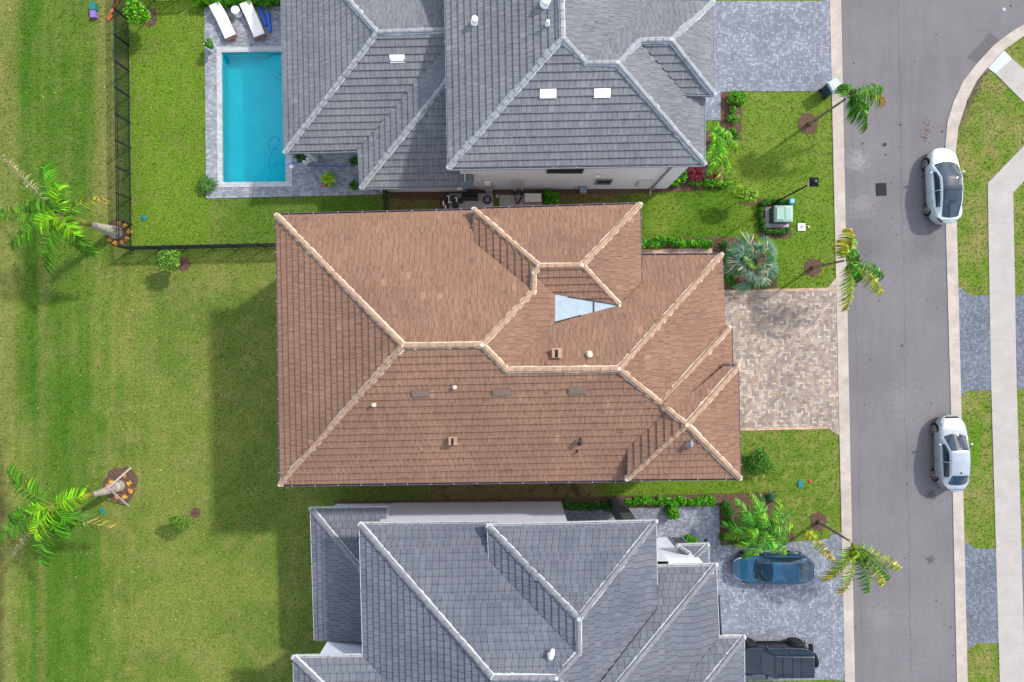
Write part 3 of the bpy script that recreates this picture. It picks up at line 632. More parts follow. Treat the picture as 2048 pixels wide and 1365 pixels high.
gutters(bh, [(553, 431, 561, 970, EB), (561, 970, 1254, 961, EB), (1254, 959, 1480, 957, EB), (1480, 957, 1476, 732, EB), (1476, 732, 1446, 732, EB), (1464, 732, 1463, 655, EB), (1463, 655, 1449, 655, EB), (1449, 655, 1443, 510, EB), (1443, 510, 1284, 511, EB), (1283, 568, 1280, 409, EP), (1280, 409, 947, 419, EP), (947, 419, 947, 484, EP), (947, 421, 553, 431, EB)][:0] +
        [(561, 970, 553, 431, EB)][:0], M['bronze'], M['pale_plastic'])
def gl(lst): return [(bx, by, ax, ay, z) for ax, ay, bx, by, z in lst]
gutters(bh, [(553, 431, 947, 421, EB), (947, 419, 1280, 409, EP), (1280, 409, 1283, 568, EP), (1284, 511, 1443, 510, EB), (1443, 510, 1449, 655, EB), (1449, 655, 1463, 655, EB), (1463, 655, 1464, 732, EB), (1446, 732, 1476, 732, EB2), (1476, 732, 1480, 957, EB2), (1480, 957, 1254, 959, EB2), (1254, 959, 1254, 896, EB2), (1254, 961, 561, 970, EB), (561, 970, 553, 431, EB), (947, 484, 947, 419, EP)], M['bronze'], M['metal_flat'])
WB = [(657, 490), (960, 486), (960, 482), (1225, 478), (1225, 556), (1358, 553), (1362, 690), (1382, 735), (1384, 895), (660, 903)]
walls(bh, WB, EB-.02, M['cream_stucco'])
soffit(bh, [(553, 431), (947, 421), (1280, 416), (1283, 511), (1443, 510), (1449, 655), (1463, 655), (1464, 733), (1476, 733), (1480, 957), (561, 970)], EB, M['cream_stucco'])
walls(bh, [(1275, 735), (1386, 735), (1386, 893), (1275, 893)], EB2, M['cream_stucco'], EB-.1, 'upper_wall')
walls(bh, [(967, 492), (1218, 486), (1218, 600), (967, 600)], EP, M['cream_stucco'], EB-.1, 'upper_wall')
# ---- the north house
E2 = 6.6; E1s = 3.4; EN = E2+.5
nh = empty('house', P(1100, 150), 0, 'white two storey house with a light gray roof beside the pool', 'house')
r = Roof(); W_ = (893, 170, E2, 'W'); S_ = (1150, 332, E2, 'S'); E_ = (1409, 260, E2, 'E'); N11 = (1390, 4, EN, 'N'); E12 = (1427, 95, EN, 'E')
r.v('SW', 897, 336, z=E2); r.v('NW', 886, -260, z=E2); r.v('SE', 1409, 328, z=E2); r.v('Ap', 1125, 76, W_, S_); r.v('Ap2', 1118, -150, z=r.vt['Ap'].z); r.v('Pa', 1172, 127, S_); r.v('Pb', 1235, 127, S_, E_)
r.v('Pc', 1280, 82, E_, N11); r.v('Pd', 1342, 81, N11, E12); r.v('NE', 1425, 4, z=EN); r.v('SE2', 1428, 189, z=EN); E10 = (1125, 75, r.vt['Ap'].z, 'E')
r.v('Va', 1183, 118, N11, E10); r.v('Vb', 1300, 1, z=EN+.05); r.v('Vc', 1300, -150, z=EN+.0); r.v('Ve', 1287, 92, E_); r.v('Vf', 1366, 187, z=EN-.1); r.v('Vg', 1408, 195, z=E2)
S12 = (1310, 81, r.vt['Pd'].z, 'S')
r.face(['NW', 'SW', 'Ap', 'Ap2'], 'W'); r.face(['SW', 'SE', 'Pb', 'Pa', 'Ap'], 'S'); r.face(['Ap2', 'Ap', 'Pa', 'Va', 'Vb', 'Vc'], 'E')
r.face(['Va', 'Pa', 'Pb', 'Pc', 'Pd', 'NE', 'Vb'], 'N'); r.face(['Pd', 'SE2', 'NE'], 'E'); r.face(['Pb', 'SE', 'Vg', 'Vf', 'Ve', 'Pc'], 'E'); r.face(['Pc', 'Ve', 'Vf', 'SE2', 'Pd'], 'S')
ro = r.mb.build('roof', M['gray_tile'], nh)
caps(ro, r.vt, [('SW', 'Ap'), ('Ap', 'Ap2'), ('Ap', 'Pa'), ('Pa', 'Pb'), ('Pb', 'SE'), ('Pb', 'Pc'), ('Pc', 'Pd'), ('Pd', 'NE'), ('Pd', 'SE2')], M['gray_cap'], M['mortar_blue'])
gutters(nh, [(1425, 4, 1428, 189, EN), (1428, 189, 1366, 187, EN), (1409, 195, 1409, 329, E2), (1409, 329, 897, 337, E2), (897, 337, 886, -260, E2), (1300, 2, 1425, 4, EN)], M['gray_metal'], M['metal_flat'])
walls(nh, [(931, 380), (1333, 378), (1335, 262), (1351, 262), (1351, 24), (1351, -200), (931, -200)], E2, M['stucco'])
soffit(nh, [(897, 336), (1409, 328), (1409, 190), (1420, 190), (1420, 10), (1280, -250), (886, -260)], E2, M['stucco'])
r = Roof(); W_ = (568, 200, E1s, 'W'); S_ = (650, 302, E1s, 'S'); W15 = (719, 340, E1s, 'W'); S15 = (850, 373, E1s, 'S')
r.v('SW', 570, 304, z=E1s); r.v('NW', 560, -150, z=E1s); r.v('Ap', 755, 65, W_, S_); r.v('Rr', 915, 60, z=r.vt['Ap'].z); r.v('V0', 716, 300, z=E1s); r.v('V1', 905, 82, S_, W15); r.v('SW2', 722, 375, z=E1s)
r.v('H2', 905, 148, W15, S15); r.v('Q1', 935, 335, S15); r.v('Q2', 948, 354, z=E1s+.1); r.v('Q3', 948, 371, z=E1s); r.v('NN', 915, -150, z=E1s)
r.face(['NW', 'SW', 'Ap'], 'W'); r.face(['SW', 'V0', 'V1', 'Rr', 'Ap'], 'S'); r.face(['V0', 'SW2', 'H2', 'V1'], 'W'); r.face(['SW2', 'Q3', 'Q2', 'Q1', 'H2'], 'S'); r.face(['Ap', 'Rr', 'NN', 'NW'], 'N')
ro = r.mb.build('lower_roof', M['gray_tile'], nh)
caps(ro, r.vt, [('SW', 'Ap'), ('NW', 'Ap'), ('Ap', 'Rr'), ('SW2', 'H2')], M['gray_cap'], M['mortar_blue'])
gutters(nh, [(716, 301, 570, 304, E1s), (570, 304, 560, -150, E1s), (948, 372, 722, 376, E1s), (722, 376, 717, 301, E1s)], M['gray_metal'], M['metal_flat'])
walls(nh, [(762, 384), (931.5, 384), (931.5, 290), (650, 290), (650, -100), (762, -100)], E1s, M['stucco'], name='lower_wall')
soffit(nh, [(570, 304), (716, 300), (722, 375), (948, 371), (948, -150), (560, -150)], E1s, M['stucco'])
p = P(629, 316); mb = MB(); mb.box((p.x, p.y, 1.65), (.38, .38, 3.3)); mb.box((p.x, p.y, .16), (.48, .48, .30)); mb.box((p.x, p.y, 3.2), (.46, .46, .18)); mb.build('column', M['white_metal'], nh)
# ---- the south house
E3s = 6.4; E4s = 3.3; EQ = E3s+.7
sh = empty('house', P(1050, 1200), 0, 'white two storey house with a slate gray roof beside the blue car', 'house')
r = Roof(); N_ = (860, 1048, E3s, 'N'); Wm = (723, 1180, E3s, 'W'); W4 = (976, 1090, EQ, 'W'); N4 = (1140, 1049, EQ, 'N'); E4 = (1313, 1110, EQ, 'E'); N5 = (1370, 1132, E3s, 'N'); E5 = (1434, 1200, E3s, 'E'); N7 = (1460, 1275, E3s, 'N'); E8 = (1488, 1330, E3s, 'E')
Nw = (650, 1314, E3s, 'N'); Ww = (588, 1400, E3s, 'W')
r.v('A', 720, 1049, z=E3s); r.v('D1', 977, 1046, z=E3s); r.v('D', 976, 1052, z=EQ); r.v('V1w', 979, 1122, z=EQ); r.v('V1', 979, 1122, N_); r.v('V', 1150, 1302, N_, W4)
r.v('P1', 1157, 1237, W4, N4, E4); r.v('P2', 1158, 1307, z=r.vt['P1'].z); r.v('P3', 1113, 1355, N_); r.v('P4', 985, 1355, N_, Wm); r.v('C', 1311, 1044, z=EQ); r.v('C2', 1314, 1217, z=EQ); r.v('C2n', 1314, 1217, N5)
r.v('X', 1170, 1402, E4, N5); r.v('B', 1431, 1131, z=E3s); r.v('B0', 1315, 1135, z=E3s); r.v('Y', 1210, 1400, N5, E5); r.v('B2', 1437, 1276, z=E3s); r.v('Z', 1335, 1400, N7, E5); r.v('F', 1487, 1275, z=E3s); r.v('F2', 1387, 1400, N7, E8); r.v('F3', 1489, 1470, z=E3s)
r.v('SW', 735, 1662, z=E3s); r.v('W1', 588, 1315, z=E3s); r.v('W2', 727, 1313, z=E3s); r.v('W3', 718, 1442, Ww, Nw); r.v('W4', 855, 1440, Wm, Nw); r.v('W5', 592, 1560, z=E3s); r.v('W6', 732, 1560, z=E3s)
r.face(['A', 'W2', 'W4', 'W6', 'SW', 'P4'], 'W'); r.face(['A', 'P4', 'P3', 'P2', 'V', 'V1', 'D1'], 'N'); r.face(['D', 'V1w', 'V', 'P2', 'P1'], 'W'); r.face(['D', 'P1', 'C'], 'N')
r.face(['P1', 'P2', 'P3', 'X', 'C2', 'C'], 'E'); r.face(['B0', 'C2n', 'X', 'Y', 'B'], 'N'); r.face(['B', 'Y', 'Z', 'B2'], 'E'); r.face(['B2', 'Z', 'F2', 'F'], 'N'); r.face(['F', 'F2', 'F3'], 'E')
r.face(['W1', 'W5', 'W3'], 'W'); r.face(['W1', 'W3', 'W4', 'W2'], 'N'); r.face(['W5', 'W6', 'W4', 'W3'], 'S')
Sd = (1050, 1355, r.vt['P4'].z, 'S'); r.v('S2', 1480, 1662, Sd); r.v('S1', 735, 1662, Sd); r.v('Xs', 1170, 1402, Sd); r.v('F2s', 1387, 1400, Sd); r.v('F3s', 1489, 1470, Sd)
r.face(['P4', 'S1', 'S2', 'F3s', 'F2s', 'Xs', 'P3'], 'S')
ro = r.mb.build('roof', M['slate_tile'], sh)
caps(ro, r.vt, [('A', 'P4'), ('P4', 'P3'), ('P3', 'P2'), ('P2', 'P1'), ('D', 'P1'), ('P1', 'C'), ('P3', 'X'), ('B', 'Y'), ('F', 'F2'), ('W1', 'W3')], M['slate_cap'], M['mortar_blue'])
gutters(sh, [(720, 1049, 999, 1046, E3s), (976, 1052, 1311, 1044, EQ), (979, 1122, 976, 1052, EQ), (1311, 1044, 1313, 1170, EQ), (1315, 1134, 1431, 1131, E3s), (1431, 1131, 1437, 1276, E3s), (1437, 1276, 1487, 1275, E3s), (1487, 1275, 1489, 1470, E3s), (727, 1313, 720, 1049, E3s), (588, 1315, 727, 1313, E3s), (592, 1560, 588, 1315, E3s)], M['white_metal'], M['dark_metal'])
for a_, b_, up_ in (('C2', 'X', .03),):
    A_, B_ = r.vt[a_]-Vector((0, 0, up_)), r.vt[b_]-Vector((0, 0, up_)); d_ = (B_-A_).normalized(); s_ = d_.cross(Vector((0, 0, 1))).normalized()*.13; mb = MB()
    mb.add([A_-s_+Vector((0, 0, .05)), A_, A_+s_+Vector((0, 0, .05)), B_+s_+Vector((0, 0, .05)), B_, B_-s_+Vector((0, 0, .05))], [(0, 1, 4, 5), (1, 2, 3, 4)]); mb.build('valley_flashing', plain('slate_flashing', (.10, .108, .13), .8), sh)
# footprint on the ground
walls(sh, [(786, 1006), (1122, 1003), (1122, 1050), (1285, 1050), (1285, 1075), (1355, 1074), (1372, 1110), (1376, 1180), (1405, 1220), (1405, 1450), (786, 1450), (690, 1420), (690, 1226), (786, 1225)], E3s, M['stucco'])
soffit(sh, [(720, 1049), (976, 1049), (1311, 1046), (1313, 1135), (1431, 1131), (1437, 1276), (1487, 1275), (1489, 1600), (735, 1650), (592, 1560), (588, 1315), (727, 1313)], E3s, M['stucco'])
walls(sh, [(672.5, 1008), (787, 1007), (787, 1226), (680, 1226)], E4s, M['stucco'], name='lower_wall')
# stone fin by the entrance and a pale wall band, sunlit brightness put into its colour
def prism(parent, name, poly, z0, z1, mat):
    pts = [P(x, y, 0) for x, y in poly]; n = len(pts)
    if sum(pts[i].x*pts[(i+1) % n].y-pts[(i+1) % n].x*pts[i].y for i in range(n)) < 0: pts.reverse()
    mb = MB(); lo = [Vector((p.x, p.y, z0)) for p in pts]; hi = [Vector((p.x, p.y, z1)) for p in pts]
    mb.add(lo+hi, [(i, (i+1) % n, (i+1) % n+n, i+n) for i in range(n)]+[tuple(range(n, 2*n)), tuple(range(n-1, -1, -1))]); return mb.build(name, mat, parent)
prism(sh, 'stone_pier', [(1220, 996), (1242, 995.5), (1243, 1022), (1221, 1022)], 0, EQ-.1, M['stone'])
prism(sh, 'sunlit_band', [(1286, 1071), (1358, 1070), (1358, 1075), (1286, 1076)], 4.0, 4.95, M['pale_plastic'])
r = Roof(); Nl = (700, 1017, E4s, 'N'); Wl = (626, 1150, E4s, 'W')
r.v('a', 622, 1018, z=E4s); r.v('b', 775, 1016, z=E4s); r.v('b2', 774, 1034, z=E4s+.1); r.v('b3', 762, 1052, Nl); r.v('c', 742, 1162, Wl, Nl); r.v('d', 765, 1284, z=E4s+1.9); r.v('e', 630, 1281, z=E4s); r.v('c2', 768, 1162, Nl)
r.vt['d'] = P(755, 1284, zat(755, 1284, Wl))
r.face(['a', 'e', 'd', 'c'], 'W'); r.face(['a', 'c', 'c2', 'b3', 'b2', 'b'], 'N'); ro = r.mb.build('lower_roof', M['slate_tile'], sh)
caps(ro, r.vt, [('a', 'c')], M['slate_cap'], M['mortar_blue']); gutters(sh, [(622, 1018, 775, 1016, E4s), (775, 1016, 774, 1034, E4s), (630, 1281, 622, 1018, E4s)], M['white_metal'], M['dark_metal'])
# small porch roof
E5s = 3.0; r = Roof(); Np = (1380, 1092, E5s, 'N'); Ep = (1416, 1110, E5s, 'E'); Wp = (1355, 1100, E5s, 'W')
r.v('a', 1356, 1093, z=E5s); r.v('b', 1415, 1091, z=E5s); r.v('p', 1382, 1124, Np, Ep); r.v('p0', 1379, 1109, Wp, Np); r.v('c', 1417, 1150, z=E5s); r.v('d', 1382, 1150, z=r.vt['p'].z); r.v('a2', 1357, 1109, z=E5s)
r.face(['a', 'p0', 'p', 'b'], 'N'); r.face(['b', 'p', 'd', 'c'], 'E'); r.face(['a', 'a2', 'p0'], 'W'); ro = r.mb.build('porch_roof', M['slate_tile'], sh)
caps(ro, r.vt, [('b', 'p'), ('a', 'p0')], M['slate_cap'], M['mortar_blue'], wd=.11); gutters(sh, [(1355, 1092, 1416, 1090, E5s), (1416, 1090, 1418, 1150, E5s)], M['white_metal'], M['dark_metal'])
# windows and wall fittings: n is the outward normal in world axes
def window(house, px, y0, w_, z0, z1, n='S', frame='white_metal', mull=1, glass='window_glass'):
    s = -1 if n == 'S' else 1; c = P(px, y0, 0); x0, x1 = c.x-w_/2, c.x+w_/2; mb = MB(); yf = c.y+s*.03
    f = .07
    for (a, b, zz0, zz1) in ((x0, x1, z0, z0+f), (x0, x1, z1-f, z1), (x0, x0+f, z0+f, z1-f), (x1-f, x1, z0+f, z1-f)): mb.box(((a+b)/2, yf, (zz0+zz1)/2), (b-a, .08, zz1-zz0))
    for k in range(mull): xm = x0+(x1-x0)*(k+1)/(mull+1); mb.box((xm, yf, (z0+z1)/2), (.05, .06, z1-z0-2*f))
    o = mb.build('window', M[frame], house); g = MB(); g.box((c.x, c.y+s*.012, (z0+z1)/2), (x1-x0-.1, .02, z1-z0-.1)); g.build('pane', M[glass], o)
window(nh, 1118, 379.5, 2.0, 3.9, 5.1, 'S', 'green_dark', 1)
window(nh, 1198, 379.5, .95, 1.4, 2.5, 'S', 'gray_metal', 0)
window(sh, 1350, 1074, .8, .1, 2.4, 'N', 'gray_metal', 0)
def wbox(house, name, px, py, w_, d, z0, z1, mat, s=-1):
    c = P(px, py); mb = MB(); mb.box((c.x, c.y+s*d/2, (z0+z1)/2), (w_, d-.004, z1-z0)); mb.box((c.x, c.y+s*(d+.01), (z0+z1)/2), (w_*.8, .02, (z1-z0)*.8)); return mb.build(name, M[mat], house)
wbox(nh, 'electric_panel', 1276, 379, .75, .16, 1.1, 2.2, 'white_metal'); wbox(nh, 'conduit_cover', 1029, 380, .12, .10, .1, 2.6, 'white_metal'); wbox(nh, 'conduit_cover', 1044, 380, .12, .10, .1, 2.6, 'white_metal')
wbox(nh, 'breaker_box', 977, 381, .35, .12, 1.5, 2.3, 'pale_plastic'); wbox(nh, 'meter_box', 979, 381, .42, .30, .5, 1.2, 'gray_metal')
wbox(nh, 'vent_hood', 1180, 380, .2, .12, 3.3, 3.5, 'pale_plastic'); wbox(nh, 'hose_reel', 1164, 380, .4, .35, .3, .8, 'gray_metal')
wbox(nh, 'switch_box', 1302, 379, .18, .14, .5, .9, 'gray_metal'); wbox(nh, 'wall_vent', 922, 384, .3, .08, .8, 1.0, 'pale_plastic')
mb = MB(); a = P(1300, 379.5); mb.bar((a.x, a.y-.06, .15), (a.x, a.y-.06, E2-.1), .11, .08); mb.bar((a.x, a.y-.06, .18), (a.x-.02, a.y-.35, .08), .11, .07); mb.build('downspout', M['gray_metal'], nh)
mb = MB(); a = P(925, 338, E2-.1); b = P(930, 362, E1s+.35); mb.bar(a, Vector((a.x+.05, a.y+.35, a.z-.35)), .1, .07); mb.bar(Vector((a.x+.05, a.y+.35, a.z-.35)), b, .1, .07); mb.build('downspout', M['white_metal'], nh)
# roof fittings: z found on the roof by a height guess from the planes
def zp(pl_, px, py): return zat(px, py, pl_)
BN1 = (750, 426, EB, 'N'); BS = (900, 965, EB, 'S'); BN2 = (1360, 511, EB, 'N'); BS7 = (1370, 958, EB2, 'S')
def pipe_vent(house, pl_, px, py, r_=.10, h=.32, mat='pale_plastic', hood=False, bend=None):
    z = zat(px, py, pl_); c = P(px, py, z); mb = MB(); r_ *= .82
    mb.lathe((c.x, c.y, z-.06), [(r_*1.7, 0), (r_*1.6, .09), (r_*1.05, .13), (r_, .2), (r_, h), (r_*1.25, h+.01), (r_*1.2, h+.07), (r_*.6, h+.12)], 14)
    if bend is not None: mb.tube([(c.x, c.y, z+h), (c.x+bend[0]*.12, c.y+bend[1]*.12, z+h+.12), (c.x+bend[0]*.3, c.y+bend[1]*.3, z+h+.1), (c.x+bend[0]*.38, c.y+bend[1]*.38, z+h-.02)], [r_, r_*1.1, r_*1.1, r_*.9], 10)
    return mb.build('roof_vent', M[mat], house)
def box_vent(house, pl_, px, py, w_=.42, mat='tan_cap'):
    z = zat(px, py, pl_); c = P(px, py, z); mb = MB(); mb.box((c.x, c.y, z+.12), (w_, w_*.95, .3)); mb.box((c.x, c.y+.02, z+.3), (w_*1.15, w_*1.1, .06)); o = mb.build('roof_vent', M[mat], house)
    m2 = MB(); m2.box((c.x-.02, c.y-.01, z+.335), (w_*.3, w_*.85, .03)); m2.build('opening', M['trim'], o)
def flat_vent(house, pl_, px, py, w_, l_, mat, th=.07):
    z = zat(px, py, pl_); c = P(px, py, z); dv = DIR[pl_[3]]; rx = math.atan(PITCH); az = math.atan2(dv.y, dv.x)+math.pi/2
    mt = Matrix.Rotation(az, 4, 'Z') @ Matrix.Rotation(rx, 4, 'X'); mb = MB(); mb.box((c.x, c.y, z+.05+th/2), (w_, l_, th), M=mt); mb.box((c.x, c.y, z+.06+th), (w_*.86, l_*.7, th*.6), M=mt, taper=.95); return mb.build('roof_vent', M[mat], house)
box_vent(bh, BN2, 1113, 707); pipe_vent(bh, BN2, 1178, 710, .15, .2, 'mortar'); pipe_vent(bh, BS, 748, 810, .09, .2, 'mortar'); pipe_vent(bh, BS, 909, 775, .09, .2, 'mortar')
box_vent(bh, BS, 907, 881, .36); pipe_vent(bh, BS, 1159, 886, .10, .3, 'dark_metal', bend=(0, .6)); pipe_vent(bh, BS, 1154, 903, .05, .2, 'dark_metal'); pipe_vent(bh, BS7, 1378, 893, .10, .3, 'gray_metal', bend=(0, .8))
for x, y in ((842, 788), (1003, 785), (1155, 782)): flat_vent(bh, BS, x, y, .85, .38, 'vent_brown' if 'vent_brown' in M else 'stone_vent' if 'stone_vent' in M else 'dark_tan', .03) if False else None
M['dark_tan'] = plain('brown_vent_metal', (.165, .115, .09), .6, .2)
for x, y in ((842, 788), (1003, 785), (1155, 782)): flat_vent(bh, BS, x, y, .85, .36, 'dark_tan', .03)
NSm = (650, 302, E1s, 'S'); NW2 = (893, 170, E2, 'W'); NS2 = (1150, 332, E2, 'S')
flat_vent(nh, NSm, 795, 119, .80, .42, 'pale_plastic'); flat_vent(nh, NS2, 1096, 189, .8, .42, 'pale_plastic'); flat_vent(nh, NS2, 1204, 188, .8, .42, 'pale_plastic')
pipe_vent(nh, NW2, 950, 44, .17, .3); pipe_vent(nh, NW2, 1092, 6, .22, .25); pipe_vent(nh, NW2, 1095, 49, .09, .3)
pipe_vent(sh, (860, 1048, E3s, 'N'), 1100, 1311, .13, .25, 'pale_plastic', bend=(.3, 1))
# ------------------------------------------------------------------ vegetation
def jit(c, s=.12): 
    f = math.exp(random.gauss(0, s)); return tuple(max(0, min(1, x*f*(1+random.gauss(0, s*.4)))) for x in c)
WIND = Vector((-.35, -.45, 0))
def ribbon(mb, p, d, L, wd, droop, c, side=None, tip=None, segs=2):
    """a narrow leaflet: starts at p, heads along d and bends down"""
    d = d.normalized(); s = side if side is not None else d.cross(Vector((0, 0, 1)))
    if s.length < 1e-3: s = Vector((1, 0, 0))
    s = s.normalized(); m = p+d*L*.5+Vector((0, 0, -droop*L*.22)); e = p+d*L*.93+Vector((0, 0, -droop*L*.8))
    b = len(mb.v); mb.v += [tuple(p-s*wd*.35), tuple(p+s*wd*.35), tuple(m+s*wd*.5), tuple(m-s*wd*.5), tuple(e)]
    mb.f += [(b, b+1, b+2, b+3), (b+3, b+2, b+4)]; mb.sm += [False, False]; c2 = tip or c
    mb.col += [(*c, 1.)]*2+[(*c, 1.)]*2+[(*c2, 1.)]
def frond(parent, a, b, rise, L=.55, n=42, col=(.07, .17, .02), tip=None, rach=(.16, .20, .03), wind=1.0, wd=.05, droop=.7, start=.12, name='frond', w0=.03, one_side=False):
    a = Vector(a); b = Vector(b); c = (a+b)/2+Vector((0, 0, rise)); mb = MB()
    B = lambda t: a*(1-t)**2+c*(2*t*(1-t))+b*t*t
    pts = [B(i/8) for i in range(9)]; cols = [tuple(r_*(1-.3*i/8) for r_ in rach) for i in range(9)]
    mb.tube(pts, [w0*(1-.8*i/8) for i in range(9)], 4, cols=cols)
    for i in range(n):
        t = start+(1-start)*(i+.5)/n; p = B(t); tg = (B(min(1, t+.03))-B(max(0, t-.03))).normalized(); sd_ = tg.cross(Vector((0, 0, 1))).normalized()
        ll = L*(.45+.55*math.sin(math.pi*min(1, (t-start)/(1-start)*.85+.12))); fw = .35+.5*t
        for s in (-1, 1):
            d = sd_*s+tg*fw+Vector((random.gauss(0, .13), random.gauss(0, .13), random.gauss(.05, .16)))+WIND*wind*(.7 if s*sd_.dot(WIND) > 0 else .35)
            f = t if tip else 0; cc = jit(tuple(col[k]*(1-f**3)+(tip[k] if tip else 0)*f**3 for k in range(3)), .55)
            ribbon(mb, p, d, ll*random.uniform(.85, 1.15), wd, droop*random.uniform(.7, 1.4), cc, tip=jit(tuple(min(1, q*1.25) for q in cc), .1))
    return mb.build(name, M['foliage'], parent)
def trunk(parent, pts, rad, cols, name='trunk', n=12): mb = MB(); mb.tube(pts, rad, n, cols=cols); return mb.build(name, M['bark'], parent)
GR = (.065, .175, .012); GD = (.03, .095, .012); YG = (.20, .26, .02)
def royal(base, hs, fr, label, flare=.42):
    b = P(*base); t = empty('palm_tree', b, 0, label, 'palm', 'tall palms on the back lawn')
    pts = [P(x, y, h) for x, y, h in hs]; k = len(pts)
    full = []; rad = []; cols = []
    for i in range(k-1):
        for j in range(8):
            f = j/8; q_ = pts[i].lerp(pts[i+1], f); full.append(q_); g = (i+f)/(k-1)
            rad.append(flare*(.95-.62*min(1, g*1.25)**.8)+(.012 if j % 2 else 0)); cols.append(jit((.36, .33, .29), .1) if (j % 2) else (.27, .24, .21))
    trunk(t, full, rad, cols, n=16)
    top = full[-1]; cc = P(*fr['c']); ax = (cc-top); mb = MB()
    mb.tube([top-ax*.05, top+ax*.3, top+ax*.7, top+ax], [.16, .17, .12, .07], 12, cols=[(.30, .22, .05), (.28, .30, .05), (.16, .26, .03), (.12, .24, .02)]); mb.build('crownshaft', M['bark'], t)
    for (x, y, h, rise, kind) in fr['f']:
        e = P(x, y, h); L = (e-cc).length
        if kind == 'dead': frond(t, cc, e, rise, .48, 40, (.26, .20, .10), (.38, .33, .24), rach=(.30, .26, .18), wd=.035, droop=1.0, w0=.06)
        elif kind == 'up': frond(t, cc, e, rise, .75, 40, (.11, .27, .006), rach=(.2, .30, .04), wd=.045, droop=.3, wind=.4)
        elif kind == 'b': frond(t, cc, e, rise, .60, 44, (.045, .14, .008), (.28, .19, .06), wd=.045, droop=.7, wind=.6)
        else: frond(t, cc, e, rise, .85, 54, (.045, .16, .004), wd=.048, droop=.6, wind=.6)
    return t
royal((234, 466), [(234, 466, 0), (205, 456, 1.5), (172, 447, 3.0)], {'c': (128, 434, 4.9), 'f': [
    (88, 330, 4.6, 1.0, 'g'), (205, 397, 4.0, .9, 'b'), (178, 510, 3.6, 1.0, 'g'), (92, 540, 3.4, 1.1, 'g'), (20, 492, 3.8, 1.0, 'g'), (-8, 428, 4.2, .9, 'g'), (6, 312, 3.6, .5, 'dead'), (120, 372, 5.6, .6, 'up'), (74, 452, 5.4, .5, 'up'), (150, 470, 5.2, .5, 'up'), (52, 412, 4.6, .8, 'g')]},
    'tall palm leaning over the corner of the black picket fence', .44)
royal((240, 972), [(240, 972, 0), (207, 984, 1.6), (176, 992, 2.9)], {'c': (108, 1010, 5.0), 'f': [
    (16, 940, 4.4, .9, 'g'), (-8, 1078, 4.2, .9, 'g'), (86, 1128, 3.6, 1.1, 'g'), (222, 1056, 3.9, 1.0, 'b'), (24, 1112, 3.0, .6, 'dead'), (68, 1075, 5.3, .6, 'up'), (168, 990, 5.0, .5, 'up'), (62, 1030, 5.2, .7, 'up'), (120, 1075, 4.6, .7, 'g'), (20, 1040, 4.6, .7, 'g'), (150, 1050, 4.8, .6, 'g')]},
    'tall palm braced with grey timber props on the open lawn', .40)
stake = M['bark']
for a, b, lb in (((262, 936), (216, 977, 1.5), 'grey timber prop reaching up and right from the palm trunk'), ((258, 1013), (220, 980, 1.5), 'grey timber prop reaching down and right from the palm trunk')):
    mb = MB(); mb.bar(P(*a, .02), P(*b), .10, .06, (.33, .29, .28)); mb.build('palm_prop', stake, None, lb, 'timber prop', 'props bracing the palm')
def street_palm(base, top, fr, label, r0=.10):
    b = P(*base); t = empty('palm_tree', b, 0, label, 'palm', 'slender street palms'); tp = P(*top)
    pts = [b.lerp(tp, i/10)+Vector((0, 0, 0)) for i in range(11)]
    trunk(t, pts, [r0*(1.5 if i == 0 else 1.15 if i == 1 else 1-.045*i) for i in range(11)], [jit((.20, .17, .11) if i % 2 else (.13, .11, .07), .08) for i in range(11)], n=10)
    cc = tp+Vector((0, 0, .25))
    for (x, y, h, rise, tipc) in fr:
        frond(t, cc, P(x, y, h), rise, .64, 46, (.030, .12, .005) if tipc != 'y' else (.12, .20, .006), {'b': (.36, .16, .03), 'y': (.34, .27, .02), 0: None}[tipc], wd=.048, droop=1.1, wind=1.2, rach=(.22, .24, .04))
    return t
street_palm((1618, 249), (1690, 199, 4.1), [(1772, 202, 2.9, 1.3, 'b'), (1766, 176, 3.7, 1.0, 0), (1734, 257, 2.9, 1.2, 0), (1712, 236, 3.3, .9, 0), (1738, 218, 3.9, .7, 0), (1694, 168, 4.3, .3, 0), (1726, 190, 4.6, .5, 0)], 'slender palm beside the trash bin, its fronds over the road')
street_palm((1625, 536), (1687, 522, 3.7), [(1700, 458, 3.1, .9, 'y'), (1768, 553, 3.0, 1.1, 0), (1765, 586, 2.8, 1.1, 'y'), (1693, 620, 2.6, 1.1, 'y'), (1718, 508, 4.0, .4, 0), (1722, 560, 3.5, .8, 0), (1690, 480, 3.8, .4, 'y')], 'slender palm by the tan paver driveway with four spread fronds')
street_palm((1637, 1044), (1699, 1082, 3.7), [(1803, 1138, 2.9, 1.2, 'y'), (1780, 1158, 2.9, 1.2, 0), (1770, 1172, 2.7, 1.2, 'y'), (1737, 1186, 2.7, 1.1, 0), (1683, 1188, 2.6, 1.1, 'y'), (1652, 1162, 2.7, 1.0, 'y'), (1712, 1118, 3.9, .6, 'y'), (1735, 1130, 3.6, .7, 0)], 'slender palm by the gray driveway with drooping yellow tipped fronds')
